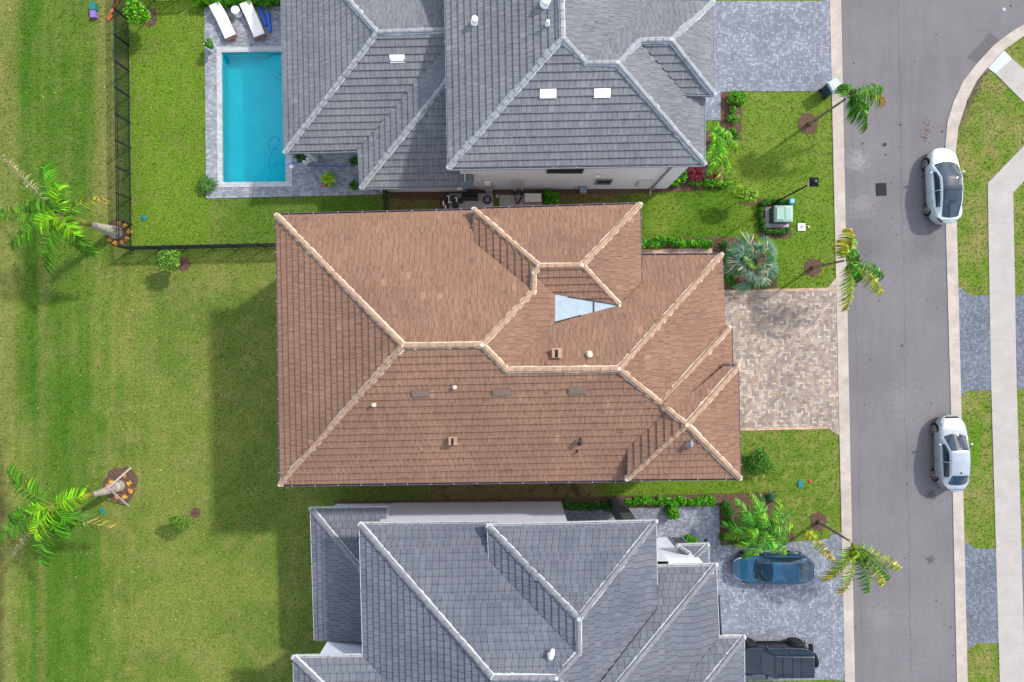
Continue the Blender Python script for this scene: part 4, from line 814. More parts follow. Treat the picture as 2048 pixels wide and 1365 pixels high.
# fallen-over long frond beside that palm
fo = empty('palm_frond', P(1630, 1080), 0, 'loose yellow green palm frond hanging between the blue car and the street palm', 'palm frond')
frond(fo, P(1596, 1045, 2.6), P(1668, 1122, 2.0), .5, .5, 38, (.20, .26, .02), (.50, .26, .02), wd=.05, droop=.6, wind=.8, start=.2, name='leaflets')
def fan(parent, c, d, Rr, nb=26, spread=2.3, col=(.10, .17, .13), fold=.25, wd=.075):
    d = d.normalized(); s = d.cross(Vector((0, 0, 1))).normalized(); up = s.cross(d).normalized(); mb = MB()
    for i in range(nb):
        a = (i/(nb-1)-.5)*2*spread/1.0*.5*2; a = (i/(nb-1)-.5)*spread*2*.5*2/2
        v = d*math.cos(a)+s*math.sin(a)+up*(fold*math.cos(i*math.pi)*.12+abs(a)*.10)
        L = Rr*(1-.22*abs(a)/max(.1, spread/2))*random.uniform(.9, 1.08); cc = jit(col, .13)
        if random.random() < .10: cc = jit((.36, .36, .20), .1)
        ribbon(mb, c, v, L, wd, .5*random.uniform(.5, 1.8), cc, side=v.cross(up), tip=jit(tuple(min(1, q*1.6+.03) for q in cc), .1))
    return mb
bp = P(1490, 527); bz = empty('palm_tree', bp, 0, 'silvery fan leaved palm in the planted bed by the tan driveway', 'palm')
trunk(bz, [bp, bp+Vector((.05, 0, .5)), bp+Vector((.1, .0, 1.1))], [.22, .25, .16], [(.16, .11, .06)]*3); c0 = bp+Vector((.1, 0, 1.1))
for k in range(34):
    a = k*2.39996; f = (k+.5)/34; rad = 16+55*f**.75+random.uniform(-12, 14); x, y = 1508+rad*math.cos(a), 524+rad*1.0*math.sin(a); h = 2.5-1.35*f+random.uniform(-.15, .15)
    if x > 1566: x = 1566
    pe = P(x, y, h); q0 = c0.lerp(pe, random.uniform(.42, .62))+Vector((0, 0, .28)); d = pe-c0; d.z -= .15+.5*f; rr = random.uniform(.62, 1.18)*(.72+.28*f)
    mb = fan(None, q0, d, rr, 19, random.uniform(1.5, 2.3), [(.075, .145, .110), (.055, .15, .07), (.085, .15, .12), (.10, .27, .02)][3 if k == 1 else k % 3], wd=.062)
    mb.tube([c0, c0.lerp(q0, .5)+Vector((0, 0, .12)), q0], [.03, .025, .02], 5, (.22, .27, .14)); mb.build('fan_leaf', M['foliage'], bz)
def areca(center, h, fl, label, group=None, col=(.05, .19, .015), L=.50):
    b = P(*center); t = empty('palm_clump', b, 0, label, 'palm', group)
    mb = MB()
    for k in range(6): a = k*1.05; mb.tube([b+Vector((math.cos(a)*.18, math.sin(a)*.18, 0)), b+Vector((math.cos(a)*.3, math.sin(a)*.3, h*.8))], [.05, .035], 6, col=(.16, .18, .06))
    mb.build('stems', M['bark'], t, kind='stuff')
    for i, (x, y, hh) in enumerate(fl):
        a = i*2.4; c = b+Vector((math.cos(a)*.25, math.sin(a)*.25, h*.7)); e = P(x, y, hh); frond(t, c, e, h*.5, L, 44, jit(col, .15), (.16, .32, .015) if i % 2 else None, wd=.032, droop=.8, wind=.7, rach=(.14, .24, .04), w0=.018)
areca((1505, 1040), 2.2, [(1445, 1050, 1.6), (1450, 1075, 1.2), (1470, 1000, 1.8), (1500, 990, 2.2), (1518, 985, 1.9), (1560, 1000, 1.5), (1590, 1025, 1.3), (1585, 1055, 1.5), (1575, 1085, 1.5), (1552, 1105, 1.6), (1532, 1100, 2.0), (1510, 1112, 1.9), (1490, 1118, 1.7), (1475, 1095, 1.5), (1480, 1030, 2.3), (1525, 1030, 2.7), (1540, 1060, 2.5), (1500, 1070, 2.6), (1465, 1065, 1.9), (1555, 1035, 2.1), (1515, 1010, 2.4), (1570, 1110, 1.4)], 'feathery clump palm arching over the roof of the blue car')
areca((1418, 290), 1.8, [(1475, 300, 1.2), (1465, 275, 1.4), (1440, 255, 1.5), (1422, 250, 1.6), (1450, 330, 1.2), (1430, 345, 1.1), (1445, 305, 2.1), (1425, 275, 2.3), (1412, 320, 1.8), (1460, 345, .9), (1418, 350, 1.2), (1440, 370, .9)], 'feathery clump palm against the corner of the gray roofed house', col=(.08, .24, .012), L=.42)
# leafy shrubs: leaf-sized faces through an uneven volume
def leaves(c, rad, n, size, cols, seed, lumps=7, low=.25, upb=.7, asp=.55):
    r = np.random.default_rng(seed); d = r.normal(size=(n, 3)); d /= np.linalg.norm(d, axis=1)[:, None]
    k = r.normal(size=(lumps, 3)); k /= np.linalg.norm(k, axis=1)[:, None]; lump = np.max(np.exp(-4*(1-d@k.T)), 1)
    rr = (.52+.48*lump)*(.45+.55*r.random(n)**.4); pos = d*rr[:, None]*np.array(rad)+np.array(c); ok = pos[:, 2] > c[2]-rad[2]*(1-low*0)
    nrm = d*.6+r.normal(size=(n, 3))*.45+np.array((0, 0, upb)); nrm /= np.linalg.norm(nrm, axis=1)[:, None]
    t = np.cross(nrm, r.normal(size=(n, 3))); t /= np.linalg.norm(t, axis=1)[:, None]; u = np.cross(nrm, t)
    s = size*r.uniform(.6, 1.3, n)[:, None]; V = np.stack([pos-t*s, pos-u*s*asp+nrm*s*.1, pos+t*s, pos+u*s*asp+nrm*s*.1], 1)
    ci = r.integers(0, len(cols), n); col = np.array(cols)[ci]*np.exp(r.normal(0, .22, (n, 1)))
    return V, np.clip(col, 0, 1), ok
def shrub(name, px, py, rad, n, size, cols, label, cat, group=None, stem=True, h0=None, asp=.55, boxes=None, seed=None, base=None, parent=None, lift=0.0):
    seed = seed or random.randrange(9999); rz = rad[2]; h0 = h0 if h0 is not None else rz*.85+lift
    Vs, Cs = [], []
    spots = boxes or [(px, py, rad)]
    for i, (x, y, rd) in enumerate(spots):
        p = P(x, y, h0); V, cc, ok = leaves((p.x, p.y, h0), rd, max(40, int(n/len(spots))), size, cols, seed+i, asp=asp); Vs.append(V[ok]); Cs.append(cc[ok])
    V = np.concatenate(Vs); cc = np.concatenate(Cs); V[..., 2] = np.maximum(V[..., 2], .03); b = P(px, py, 0)
    if base: b = P(*base, 0)
    t = parent or empty(name, b, 0, label, cat, group); org = np.array(world_mat(t).translation)
    me = bpy.data.meshes.new('foliage'); m = len(V); me.vertices.add(4*m); me.vertices.foreach_set('co', (V-org).ravel())
    me.loops.add(4*m); me.loops.foreach_set('vertex_index', np.arange(4*m)); me.polygons.add(m); me.polygons.foreach_set('loop_start', np.arange(0, 4*m, 4)); me.update(calc_edges=True); me.validate()
    ca = me.color_attributes.new('Col', 'FLOAT_COLOR', 'POINT'); ca.data.foreach_set('color', np.repeat(np.concatenate([cc, np.ones((m, 1))], 1), 4, 0).ravel())
    me.materials.append(M['foliage']); o = bpy.data.objects.new('foliage', me); C.objects.link(o); o.parent = t
    if stem:
        mb = MB(); top = P(px, py, h0); mb.tube([b, b.lerp(top, .6)+Vector((.02, .03, 0)), top], [.045, .035, .02], 6, col=(.14, .10, .07))
        for k in range(4): a = k*1.6+seed; mb.tube([b.lerp(top, .6), top+Vector((math.cos(a)*rad[0]*.5, math.sin(a)*rad[1]*.5, rz*.2))], [.02, .01], 5, col=(.14, .10, .07))
        mb.build('stem', M['bark'], t)
    return t
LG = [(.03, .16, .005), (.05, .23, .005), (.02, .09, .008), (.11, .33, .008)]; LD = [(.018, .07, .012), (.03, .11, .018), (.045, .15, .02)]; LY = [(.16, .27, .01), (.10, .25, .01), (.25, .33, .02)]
shrub('small_tree', 336, 520, (.85, .75, .55), 1500, .07, [(.06, .19, .015), (.03, .10, .015), (.20, .29, .05), (.10, .24, .02)], 'small round tree leaning by the fence, left of the brown roof', 'tree', base=(366, 530), h0=1.7)
shrub('small_tree', 272, 22, (.95, .95, .6), 1700, .08, LG+LY[:1], 'small bright green tree inside the fence at the top edge', 'tree', base=(298, 38), h0=1.7)
shrub('small_tree', 357, 1046, (.95, .6, .5), 1300, .055, [(.09, .17, .02), (.05, .13, .015), (.13, .21, .03)], 'thin leafed sapling leaning over the open lawn', 'tree', base=(391, 1025), h0=1.6)
shrub('bush', 1519, 924, (1.1, 1.0, .75), 2600, .055, [(.04, .14, .012), (.025, .09, .012), (.08, .20, .02)], 'round dark green bush at the front corner of the brown roof', 'bush', h0=.75)
shrub('bush', 1475, 197, (.75, .55, .45), 1200, .06, LG, 'rounded green bush below the gray driveway of the pool house', 'bush')
shrub('young_tree', 1488, 392, (.95, .75, .55), 420, .10, LY+[(.10, .25, .02)], 'sparse yellow leaved sapling near the lamp post', 'tree', base=(1482, 402), h0=1.5)
for i, (x, y, rr, lb) in enumerate([(1465, 220, .35, 'topmost small shrub of the bed beside the gray driveway'), (1470, 240, .38, 'second small shrub down in the bed beside the gray driveway'), (1466, 262, .30, 'third small shrub down in the bed beside the gray driveway'), (1474, 272, .28, 'lowest small shrub of the bed beside the gray driveway'), (1458, 236, .25, 'leftmost small shrub of the bed beside the gray driveway')]):
    shrub('shrub', x, y, (rr, rr, .28), 260, .05, LG, lb, 'shrub', 'small shrubs along the gray driveway', stem=False)
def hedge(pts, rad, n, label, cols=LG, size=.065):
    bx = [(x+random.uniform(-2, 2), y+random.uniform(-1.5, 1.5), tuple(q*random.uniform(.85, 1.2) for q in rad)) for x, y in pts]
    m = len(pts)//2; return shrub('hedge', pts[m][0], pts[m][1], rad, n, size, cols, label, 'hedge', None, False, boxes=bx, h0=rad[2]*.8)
hedge([(1288+i*13, 488+(-5 if i in (3, 4) else 0)) for i in range(11)], (.40, .36, .42), 5200, 'leafy green hedge along the front path of the brown house')
hedge([(1258+i*15, 1003+(0 if i not in (6,) else 4)) for i in range(12)], (.42, .34, .45), 5600, 'bright green hedge right of the dark stone pier')
shrub('bush', 1345, 1022, (.55, .6, .5), 900, .07, LG, 'green bush jutting from the hedge onto the gray walkway', 'bush', stem=False)
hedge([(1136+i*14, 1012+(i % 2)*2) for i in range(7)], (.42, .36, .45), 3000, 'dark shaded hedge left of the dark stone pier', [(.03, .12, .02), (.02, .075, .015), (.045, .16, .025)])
hedge([(400+i*14, 2-(i % 3)*2) for i in range(12)], (.45, .42, .6), 4800, 'glossy green hedge behind the pool loungers')
hedge([(1096, 388), (1108, 390), (1097, 402), (1107, 403)], (.32, .30, .5), 1300, 'small square hedge between the generator pad and the wall')
hedge([(1350, 366), (1362, 360), (1366, 350)], (.34, .34, .5), 1000, 'leafy shrub hedge at the corner of the white wall')
hedge([(1385+i*12, 366+(i % 2)*3) for i in range(7)], (.32, .28, .3), 1300, 'low green border below the red leaved plants', LG)
hedge([(1524, 408), (1536, 404), (1548, 403), (1560, 404), (1572, 406)], (.26, .22, .28), 1300, 'low hedge above the green transformer', LD+LG[:1], .05)
hedge([(1522, 420), (1521, 432), (1523, 445), (1526, 458)], (.24, .26, .28), 1100, 'low hedge left of the green transformer', LD+LG[:1], .05)
hedge([(1538, 464), (1550, 466), (1564, 465), (1574, 461)], (.26, .22, .28), 1000, 'low hedge below the green transformer', LD+LG[:1], .05)
hedge([(1455, 562), (1470, 570), (1490, 572), (1515, 571), (1535, 567), (1460, 545), (1486, 530), (1502, 522), (1482, 512), (1510, 538)], (.5, .34, .3), 2600, 'ground hedge under the silvery fan palm', LD+LG[:2], .05)
hedge([(1446, 492), (1455, 500), (1452, 515), (1449, 535), (1450, 552)], (.32, .36, .4), 1500, 'dark shrubs between the brown roof and the fan palm', LD, .055)
hedge([(1452, 1010), (1455, 1025), (1457, 1040), (1468, 1052)], (.38, .36, .5), 1700, 'dark green shrub row on the left side of the clump palm bed', LD+LG[:1])
hedge([(1450, 1075), (1470, 1084), (1490, 1084), (1515, 1082)], (.4, .3, .3), 1500, 'low dark planting under the clump palm fronds', LD, .05)
shrub('bush', 1543, 995, (.42, .42, .35), 500, .05, [(.04, .10, .06), (.06, .14, .07)], 'blue green bush in the corner of the clump palm bed', 'bush', stem=False)
hedge([(1378, 1080), (1389, 1080)], (.28, .3, .3), 500, 'small square planting beside the porch roof', LG)
def rosette(px, py, n, L, cols, label, cat, h=.3, wd=.05, droop=.6, leaflet=0, group=None, base_h=0.0, parent=None, name='plant'):
    c = P(px, py, base_h+h*.3); t = parent or empty(name, P(px, py, 0), 0, label, cat, group); mb = MB()
    for i in range(n):
        a = i*2.39996; el = random.uniform(.15, 1.1); d = Vector((math.cos(a)*math.cos(el), math.sin(a)*math.cos(el), math.sin(el))); cc = jit(random.choice(cols), .15)
        ribbon(mb, c, d, L*random.uniform(.75, 1.1), wd, droop, cc, tip=jit(tuple(min(1, q*1.4) for q in cc), .1))
    mb.build('leaves', M['foliage'], t); return t
# cordylines, crotons, potted plants
rosette(1392, 348, 60, .75, [(.16, .015, .03), (.24, .03, .06), (.09, .012, .02)], 'large red leaved plant at the white house corner', 'plant', wd=.09, base_h=.4)
rosette(1431, 345, 34, .55, [(.16, .015, .03), (.22, .03, .05), (.08, .012, .02)], 'smaller red leaved plant right of the large one', 'plant', wd=.08, base_h=.35)
CY = [(.62, .38, .05), (.55, .22, .04), (.60, .46, .12), (.35, .12, .04)]
SP = ['topmost', 'upper left', 'left', 'lower left', 'lower', 'lower right', 'right', 'upper right', 'leftmost', 'lowest']
for ox, oy, wh in ((236, 466, 'fence corner palm'), (242, 972, 'propped palm')):
    for k, (dx, dy) in enumerate([(2, -20), (14, -14), (-20, 2), (-16, 14), (-6, 20), (8, 20), (18, 12), (22, -2)] if ox == 236 else [(-20, -8), (-26, 0), (-24, 7), (6, -20), (16, -4), (18, 10), (-8, 22), (6, 22)]):
        nm = ['top', 'upper right', 'left', 'lower left', 'lower', 'bottom right', 'right lower', 'far right'] if ox == 236 else ['upper left', 'far left', 'lower left', 'top', 'right', 'right lower', 'lower', 'bottom right']
        rosette(ox+dx, oy+dy, 22, .24, CY, f'orange yellow plant on the {nm[k]} side of the {wh} trunk', 'plant', wd=.07, h=.3, group='orange plants round the palm trunks')
def pot(px, py, mat, sq, w_, h, label, cat='potted plant'):
    c = P(px, py, 0); t = empty('potted_plant', c, 0, label, cat); mb = MB()
    if sq: mb.box((c.x, c.y, h/2+.05), (w_, w_, h), R(35), taper=1.15)
    else: mb.lathe((c.x, c.y, .05), [(w_*.32, 0), (w_*.5, h*.6), (w_*.55, h), (w_*.45, h), (w_*.4, h*.85)], 18)
    mb.build('pot', M[mat], t); return t
t = pot(427, 98, 'pale_plastic', True, .42, .55, 'green potted plant in a white square pot by the pool loungers'); shrub('x', 419, 89, (.34, .34, .3), 420, .07, LD+LG[:2], None, None, parent=t, stem=False, h0=.9); 
t = pot(664, 366, 'blue_foam', False, .40, .45, 'lime green and red plant in a blue pot on the pool deck')
rosette(656, 358, 70, .62, [(.16, .33, .015), (.09, .26, .012), (.25, .36, .02)], None, None, wd=.10, base_h=.65, parent=t); rosette(652, 366, 16, .5, [(.28, .05, .03), (.36, .12, .04)], None, None, wd=.09, base_h=.45, parent=t)
t = pot(614, 322, 'pale_plastic', True, .40, .55, 'broad leaved plant in a white pot by the porch column'); rosette(601, 314, 18, .6, [(.02, .06, .02), (.03, .09, .02)], None, None, wd=.20, base_h=.8, parent=t)
cy_ = empty('cycad', P(416, 371), 0, 'spiky dark green cycad at the lower left corner of the pool deck', 'plant')
for k in range(22):
    a = k*2.39996; e = P(416, 371, .25)+Vector((math.cos(a), math.sin(a), 0))*random.uniform(.45, .72); frond(cy_, P(416, 371, .3), e, .35, .12, 16, (.03, .10, .02), wd=.03, droop=.2, wind=.1, w0=.012, name='frond')
for x, y, lb in ((708, 372, 'dark green palm seedling in the corner by the lower gray roof'), (708, 323, 'thin arching plant at the edge of the lower gray roof')):
    rosette(x, y, 34, .55, LD+LG[:1], lb, 'plant', wd=.06)
mb = MB()
for k in range(46):
    x, y = (1850+random.gauss(0, 9), 262+random.gauss(0, 17)) if k < 34 else (random.uniform(1705, 1890), random.uniform(0, 1360)); c = P(x, y); mb.box((c.x, c.y, .02), (random.uniform(.05, .12), random.uniform(.03, .08), .012), random.random()*3, col=jit((.10, .06, .03), .4))
mb.build('leaf_litter', M['bark'], None, 'dry brown leaves scattered on the road', 'leaves', None, 'stuff')
# ------------------------------------------------------------------ fences
def fence(ax, ay, bx, by, label, h=1.5, sp=52):
    a, b = P(ax, ay), P(bx, by); d = b-a; L = d.length; d.normalize(); t = empty('picket_fence', a, 0, label, 'fence', 'black picket fences'); np_ = max(1, round(L/(sp/S)))
    for i in range(np_+1):
        p = a+d*(L*i/np_); mb = MB(); mb.box(p+Vector((0, 0, h/2+.02)), (.065, .065, h+.04), math.atan2(d.y, d.x)); mb.box(p+Vector((0, 0, h+.05)), (.085, .085, .03), math.atan2(d.y, d.x), taper=.6); mb.build('post', M['fence_black'], t)
    for i in range(np_):
        p0, p1 = a+d*(L*i/np_+.033), a+d*(L*(i+1)/np_-.033); mb = MB(); l_ = (p1-p0).length; k = int(l_/.105)
        for z in (.10, h-.22, h-.03): mb.bar(p0+Vector((0, 0, z)), p1+Vector((0, 0, z)), .035, .04)
        for j in range(k): q_ = p0+d*(l_*(j+.5)/k); mb.box(q_+Vector((0, 0, h/2+.02)), (.028, .028, h-.1), math.atan2(d.y, d.x))
        mb.build('picket_panel', M['fence_black'], t)
fence(257, -60, 264, 500, 'black picket fence running down the left side of the pool garden')
fence(266, 501, 640, 493, 'black picket fence running from the corner to the brown house')
fence(264, 3, 400, -1, 'black picket fence along the top edge of the pool garden')
fence(776, 386, 779, 470, 'short black picket fence between the gray and brown roofed houses', sp=42)
# ------------------------------------------------------------------ pool furniture and toys
def lounger(hx, hy, fx, fy, label):
    a, b = P(hx, hy), P(fx, fy); d = (b-a); L = d.length; az = math.atan2(d.y, d.x); t = empty('sun_lounger', (a+b)/2+Vector((0, 0, .05)), 0, label, 'sun lounger', 'white sun loungers on the pool deck')
    d.normalize(); n = Vector((-d.y, d.x, 0)); m = (a+b)/2; W_ = .70
    mb = MB()
    for s in (-1, 1): mb.bar(a+n*s*.33+Vector((0, 0, .28)), b+d*.08+n*s*.33+Vector((0, 0, .28)), .06, .08)
    mb.bar(b+d*.08-n*.36+Vector((0, 0, .28)), b+d*.08+n*.36+Vector((0, 0, .28)), .07, .08); mb.bar(a-n*.34+Vector((0, 0, .28)), a+n*.34+Vector((0, 0, .28)), .06, .07); mb.build('frame', M['wood'], t)
    for q_ in (.08, .92):
        for s in (-1, 1): mb = MB(); p = a.lerp(b, q_)+n*s*.30; mb.box(p+Vector((0, 0, .17)), (.06, .06, .24), az); mb.build('leg', M['wood'], t)
    def cush(u0, u1, z0, z1, nm):
        mb = MB(); vs = []
        for u, z in ((u0, z0), (u1, z1)):
            for w_, dz in ((-W_/2, 0), (-W_/2, .08), (-W_/2+.03, .11), (W_/2-.03, .11), (W_/2, .08), (W_/2, 0)): p = a+d*(L*u)+n*w_; vs.append(p+Vector((0, 0, z+dz)))
        mb.add(vs, [(i, i+1, i+7, i+6) for i in range(5)]+[(5, 0, 6, 11), (5, 4, 3, 2, 1, 0), (6, 7, 8, 9, 10, 11)]); o = mb.build(nm, M['cushion'], t); return o
    cush(.37, .995, .33, .33, 'seat_cushion'); cush(.0, .362, .62, .33, 'back_cushion')
lounger(439, 20, 466.5, 80, 'white sun lounger nearer the garden, left of the round table'); lounger(499, 17, 524, 77.5, 'white sun lounger nearer the house, right of the round table')
c = P(478, 29); mb = MB(); mb.lathe((c.x, c.y, .05), [(.26, 0), (.26, .03), (.14, .10), (.13, .36), (.24, .44), (.26, .46), (.26, .49), (.23, .50)], 22); mb.build('side_table', M['pale_plastic'], None, 'small round white table between the two sun loungers', 'side table')
for a, b, lb in (((522, 19), (534, 54), 'blue pool float lying nearer the lounger'), ((538, 28), (542, 66), 'blue pool float lying nearer the roof edge')):
    mb = MB(); p, q_ = P(*a, 0), P(*b, 0); up = Vector((0, 0, .16)); e = (q_-p).normalized()*.06
    mb.tube([p+up-e*.6, p+up, p+up+e, p.lerp(q_, .5)+up, q_+up-e, q_+up, q_+up+e*.6], [.04, .085, .10, .095, .10, .085, .04], 12); mb.build('pool_float', M['blue_foam'], None, lb, 'pool float', 'blue pool floats')
c = P(583.5, 334); mb = MB(); mb.lathe((c.x, c.y, .05), [(.13, 0), (.13, .02), (.10, .035), (.04, .04)], 18); mb.build('skimmer_lid', M['pale_plastic'], None, 'round white skimmer lid on the deck right of the pool', 'lid')
mb = MB(); pts = [P(x, y, 0)+Vector((0, 0, .07)) for x, y in ((573, 330), (590, 327), (612, 327), (625, 332), (650, 334), (680, 334), (712, 333))]; mb.tube(pts, .022, 6); mb.build('pool_hose', M['blue_foam'], None, 'thin blue hose lying across the shaded pool deck', 'hose')
mb = MB(); c = P(191, 17); mb.box((c.x, c.y, .15), (.32, .42, .26), R(3), taper=.9); mb.box((c.x, c.y, .29), (.36, .46, .03), R(3)); mb.build('toy_box', M['teal'], None, 'small teal box on the lawn outside the fence', 'box')
M['purple'] = plain('purple_plastic', (.20, .11, .36), .5); mb = MB(); c = P(191, 32); mb.box((c.x, c.y, .13), (.32, .40, .22), R(3), taper=.9); mb.box((c.x, c.y, .25), (.35, .43, .03), R(3)); mb.build('toy_box', M['purple'], None, 'small purple box on the lawn outside the fence', 'box')
M['orange'] = plain('orange_wood', (.50, .11, .02), .6); mb = MB(); mb.bar(P(214, 38, .06), P(237, 2, .06), .13, .05); mb.bar(P(217, 41, .1), P(224, 30, .1), .16, .05); mb.build('toy_paddle', M['orange'], None, 'orange wooden paddle leaning by the black fence', 'paddle')
# ------------------------------------------------------------------ pool equipment and air conditioner
eq = empty('pool_pump', P(895, 401), 0, 'black pool pump with white pipes beside the equipment pad', 'pool pump')
for x, y, r_ in ((892, 400, .16), (907, 400, .18), (911, 413, .20)):
    c = P(x, y); mb = MB(); mb.lathe((c.x, c.y, .05), [(r_, 0), (r_*1.05, .3), (r_*.9, .5), (r_*.5, .58)], 14); mb.build('housing', M['dark_metal'], eq)
for pts in (((888, 393, .5), (898, 393, .5), (898, 404, .4)), ((903, 396, .55), (913, 396, .55), (913, 406, .5)), ((887, 402, .4), (887, 412, .3)), ((896, 405, .35), (905, 405, .35)), ((891, 411, .3), (891, 418, .3))):
    mb = MB(); mb.tube([P(*q_) for q_ in pts], .045, 8); mb.build('pipe', M['pale_plastic'], eq)
c = P(922, 402); mb = MB(); mb.tube([P(917, 403, .3), P(926, 402, .3)], [.14, .14], 12); mb.build('motor', M['dark_metal'], eq)
c = P(941, 397); t = empty('pool_heater', c, 0, 'dark gray pool heater box on the equipment pad', 'pool heater'); mb = MB(); mb.box((c.x, c.y, .52), (.95, .38, .82)); mb.build('cabinet', M['dark_metal'], t)
mb = MB(); [mb.box((c.x-.4+.115*k, c.y, .945), (.06, .34, .03)) for k in range(8)]; mb.build('grille', M['trim'], t)
c = P(975, 401); mb = MB()
for k in range(4): mb.tube([Vector((c.x+math.cos(a)*(.25-.02*k), c.y+math.sin(a)*(.25-.02*k), .12+.035*k)) for a in np.linspace(0, 2*math.pi, 25)], .025, 6)
M['hose_blue'] = plain('dark_blue_hose', (.02, .025, .09), .5); mb.build('hose_coil', M['hose_blue'], None, 'coil of dark blue hose on the equipment pad', 'hose')
c = P(1065, 402); t = empty('generator', c, 0, 'beige standby generator on the concrete pad', 'generator'); mb = MB(); mb.box((c.x, c.y, .42), (1.0, .48, .66)); mb.build('cabinet', M['pad'], t); mb = MB(); mb.box((c.x, c.y+.01, .79), (1.03, .52, .08), taper=.96); M['beige'] = plain('beige_metal', (.50, .46, .42), .5); mb.build('lid', M['beige'], t)
for a, b, lb in (((1027, 384), (1034, 409), 'left black cable pipe crossing the concrete pad'), ((1046, 386), (1036, 409), 'right black cable pipe crossing the concrete pad')):
    mb = MB(); mb.tube([P(*a, .1)+Vector((0, 0, .1)), P((a[0]+b[0])/2, (a[1]+b[1])/2, .16), P(*b, .13)], .035, 8); mb.build('conduit', M['dark_metal'], None, lb, 'pipe', 'black pipes on the concrete pad')
for x, lb in ((993, 'left white pipe stub between the two concrete pads'), (996, 'right white pipe stub between the two concrete pads')): mb = MB(); mb.tube([P(x, 388, .02), P(x, 395, .3)], .03, 8); mb.build('pipe_stub', M['pale_plastic'], None, lb, 'pipe', 'white pipe stubs')
# ------------------------------------------------------------------ street furniture
c = P(1551, 436); sheet('transformer_pad', [(1530, 415), (1577, 414), (1577, 455), (1530, 456)], .07, M['pad'])
t = empty('transformer', P(1556, 434), 0, 'pale green electrical transformer on a concrete pad between low hedges', 'transformer')
def frust(mb, c, w0, d0, w1, d1, z0, z1):
    vs = [Vector((c.x+sx*a/2, c.y+sy*b/2, z)) for a, b, z in ((w0, d0, z0), (w1, d1, z1)) for sx, sy in ((-1, -1), (1, -1), (1, 1), (-1, 1))]
    mb.add(vs, [(4, 5, 6, 7), (0, 1, 5, 4), (1, 2, 6, 5), (2, 3, 7, 6), (3, 0, 4, 7)])
cb = P(1556, 433); mb = MB(); mb.box((cb.x, cb.y, .42), (1.15, .95, .70)); mb.build('cabinet', M['green_dark'], t)
for k, xo in enumerate((-.25, .30)):
    mb = MB(); cc_ = Vector((cb.x+xo, cb.y, 0)); frust(mb, cc_, .60 if k == 0 else .54, .99, .36 if k == 0 else .30, .72, .77, .88 if k == 0 else .80); mb.build('lid', M['green_metal'], t)
def flush(px, py, w_, d_, mat, name, label, cat, h=.05, rnd=False, inset=None):
    c = P(px, py); mb = MB()
    if rnd: mb.lathe((c.x, c.y, 0), [(w_/2, 0), (w_/2, h*.7), (w_/2*.9, h), (w_/2*.2, h+.004)], 16)
    else: mb.box((c.x, c.y, h*.4), (w_, d_, h*.8), R(2)); mb.box((c.x, c.y, h*.9), (w_*.92, d_*.92, h*.2), R(2), taper=.95)
    t = mb.build(name, M[mat], None, label, cat)
    if inset: m2 = MB(); m2.box((c.x, c.y, h+.012), (w_*.35, d_*.4, .02), R(2)); m2.box((c.x+w_*.2, c.y+d_*.25, h+.014), (w_*.16, d_*.16, .02), R(2)); m2.build('handle_plate', M[inset], t)
flush(1602, 455, .45, .44, 'pale_plastic', 'utility_box', 'white square utility box lid in the grass right of the transformer', 'utility box', .10, inset='gray_metal')
flush(1616.5, 454.5, .14, .14, 'beige', 'cap', 'tiny beige round cap beside the white utility box', 'cap', .08, True)
M['sky_blue'] = plain('light_blue_plastic', (.10, .38, .52), .5)
flush(1577, 406, .28, .30, 'sky_blue', 'marker_post', 'light blue utility marker beside the transformer hedge', 'marker', .55)
flush(288, 436.5, .36, .34, 'teal', 'valve_box', 'green valve box in the pool garden grass', 'valve box', .05, True)
flush(205, 1022, .36, .45, 'teal', 'valve_box', 'teal valve box on the lawn by the propped palm', 'valve box', .05, True)
flush(1601, 968.5, .36, .42, 'teal', 'valve_box', 'square teal valve box in the front lawn above the gray driveway', 'valve box', .06)
M['rust'] = plain('rusty_red', (.28, .06, .03), .7); flush(1620, 963, .24, .22, 'rust', 'cleanout_cap', 'rusty red cap right of the teal valve box', 'cap', .05, True)
flush(1762, 379.5, .66, .78, 'trim', 'drain_grate', 'square dark drain cover in the middle of the road', 'drain cover', .03); flush(2007, 20, .27, .27, 'gray_metal', 'manhole', 'small round valve cover in the road at the top right', 'manhole', .03, True)
flush(1411, 1081, .22, .22, 'dark_metal', 'floor_drain', 'tiny dark drain in the gray walkway near the porch roof', 'drain cover', .05, True)
flush(1545, 426, .01, .01, 'trim', 'x', 'x', 'x') if False else None
lp_b, lp_t = P(1549, 406), P(1624, 371, 4.6); lp_t = Vector((lp_b.x, lp_b.y, 4.75)); t = empty('street_lamp', lp_b, 0, 'black street lamp post with a square lantern by the transformer', 'street lamp')
mb = MB(); mb.lathe(lp_b, [(.12, 0), (.12, .25), (.06, .45), (.045, 1.2), (.04, 4.5)], 14); mb.build('post', M['trim'], t)
mb = MB(); mb.lathe(lp_t, [(.10, -.3), (.13, -.2), (.12, .0)], 12); frust(mb, Vector((lp_t.x, lp_t.y, 0)), .30, .30, .42, .42, 4.72, 5.02); mb.build('lantern', M['lamp_glass'], t)
mb = MB(); cc_ = Vector((lp_t.x, lp_t.y, 0)); mb.box((cc_.x, cc_.y, 5.035), (.50, .50, .03)); frust(mb, cc_, .50, .50, .12, .12, 5.05, 5.20); mb.build('lamp_cap', M['trim'], t); mb = MB(); mb.lathe((cc_.x, cc_.y, 5.2), [(.04, 0), (.05, .05), (.02, .1)], 10); mb.build('finial', M['gray_metal'], t)
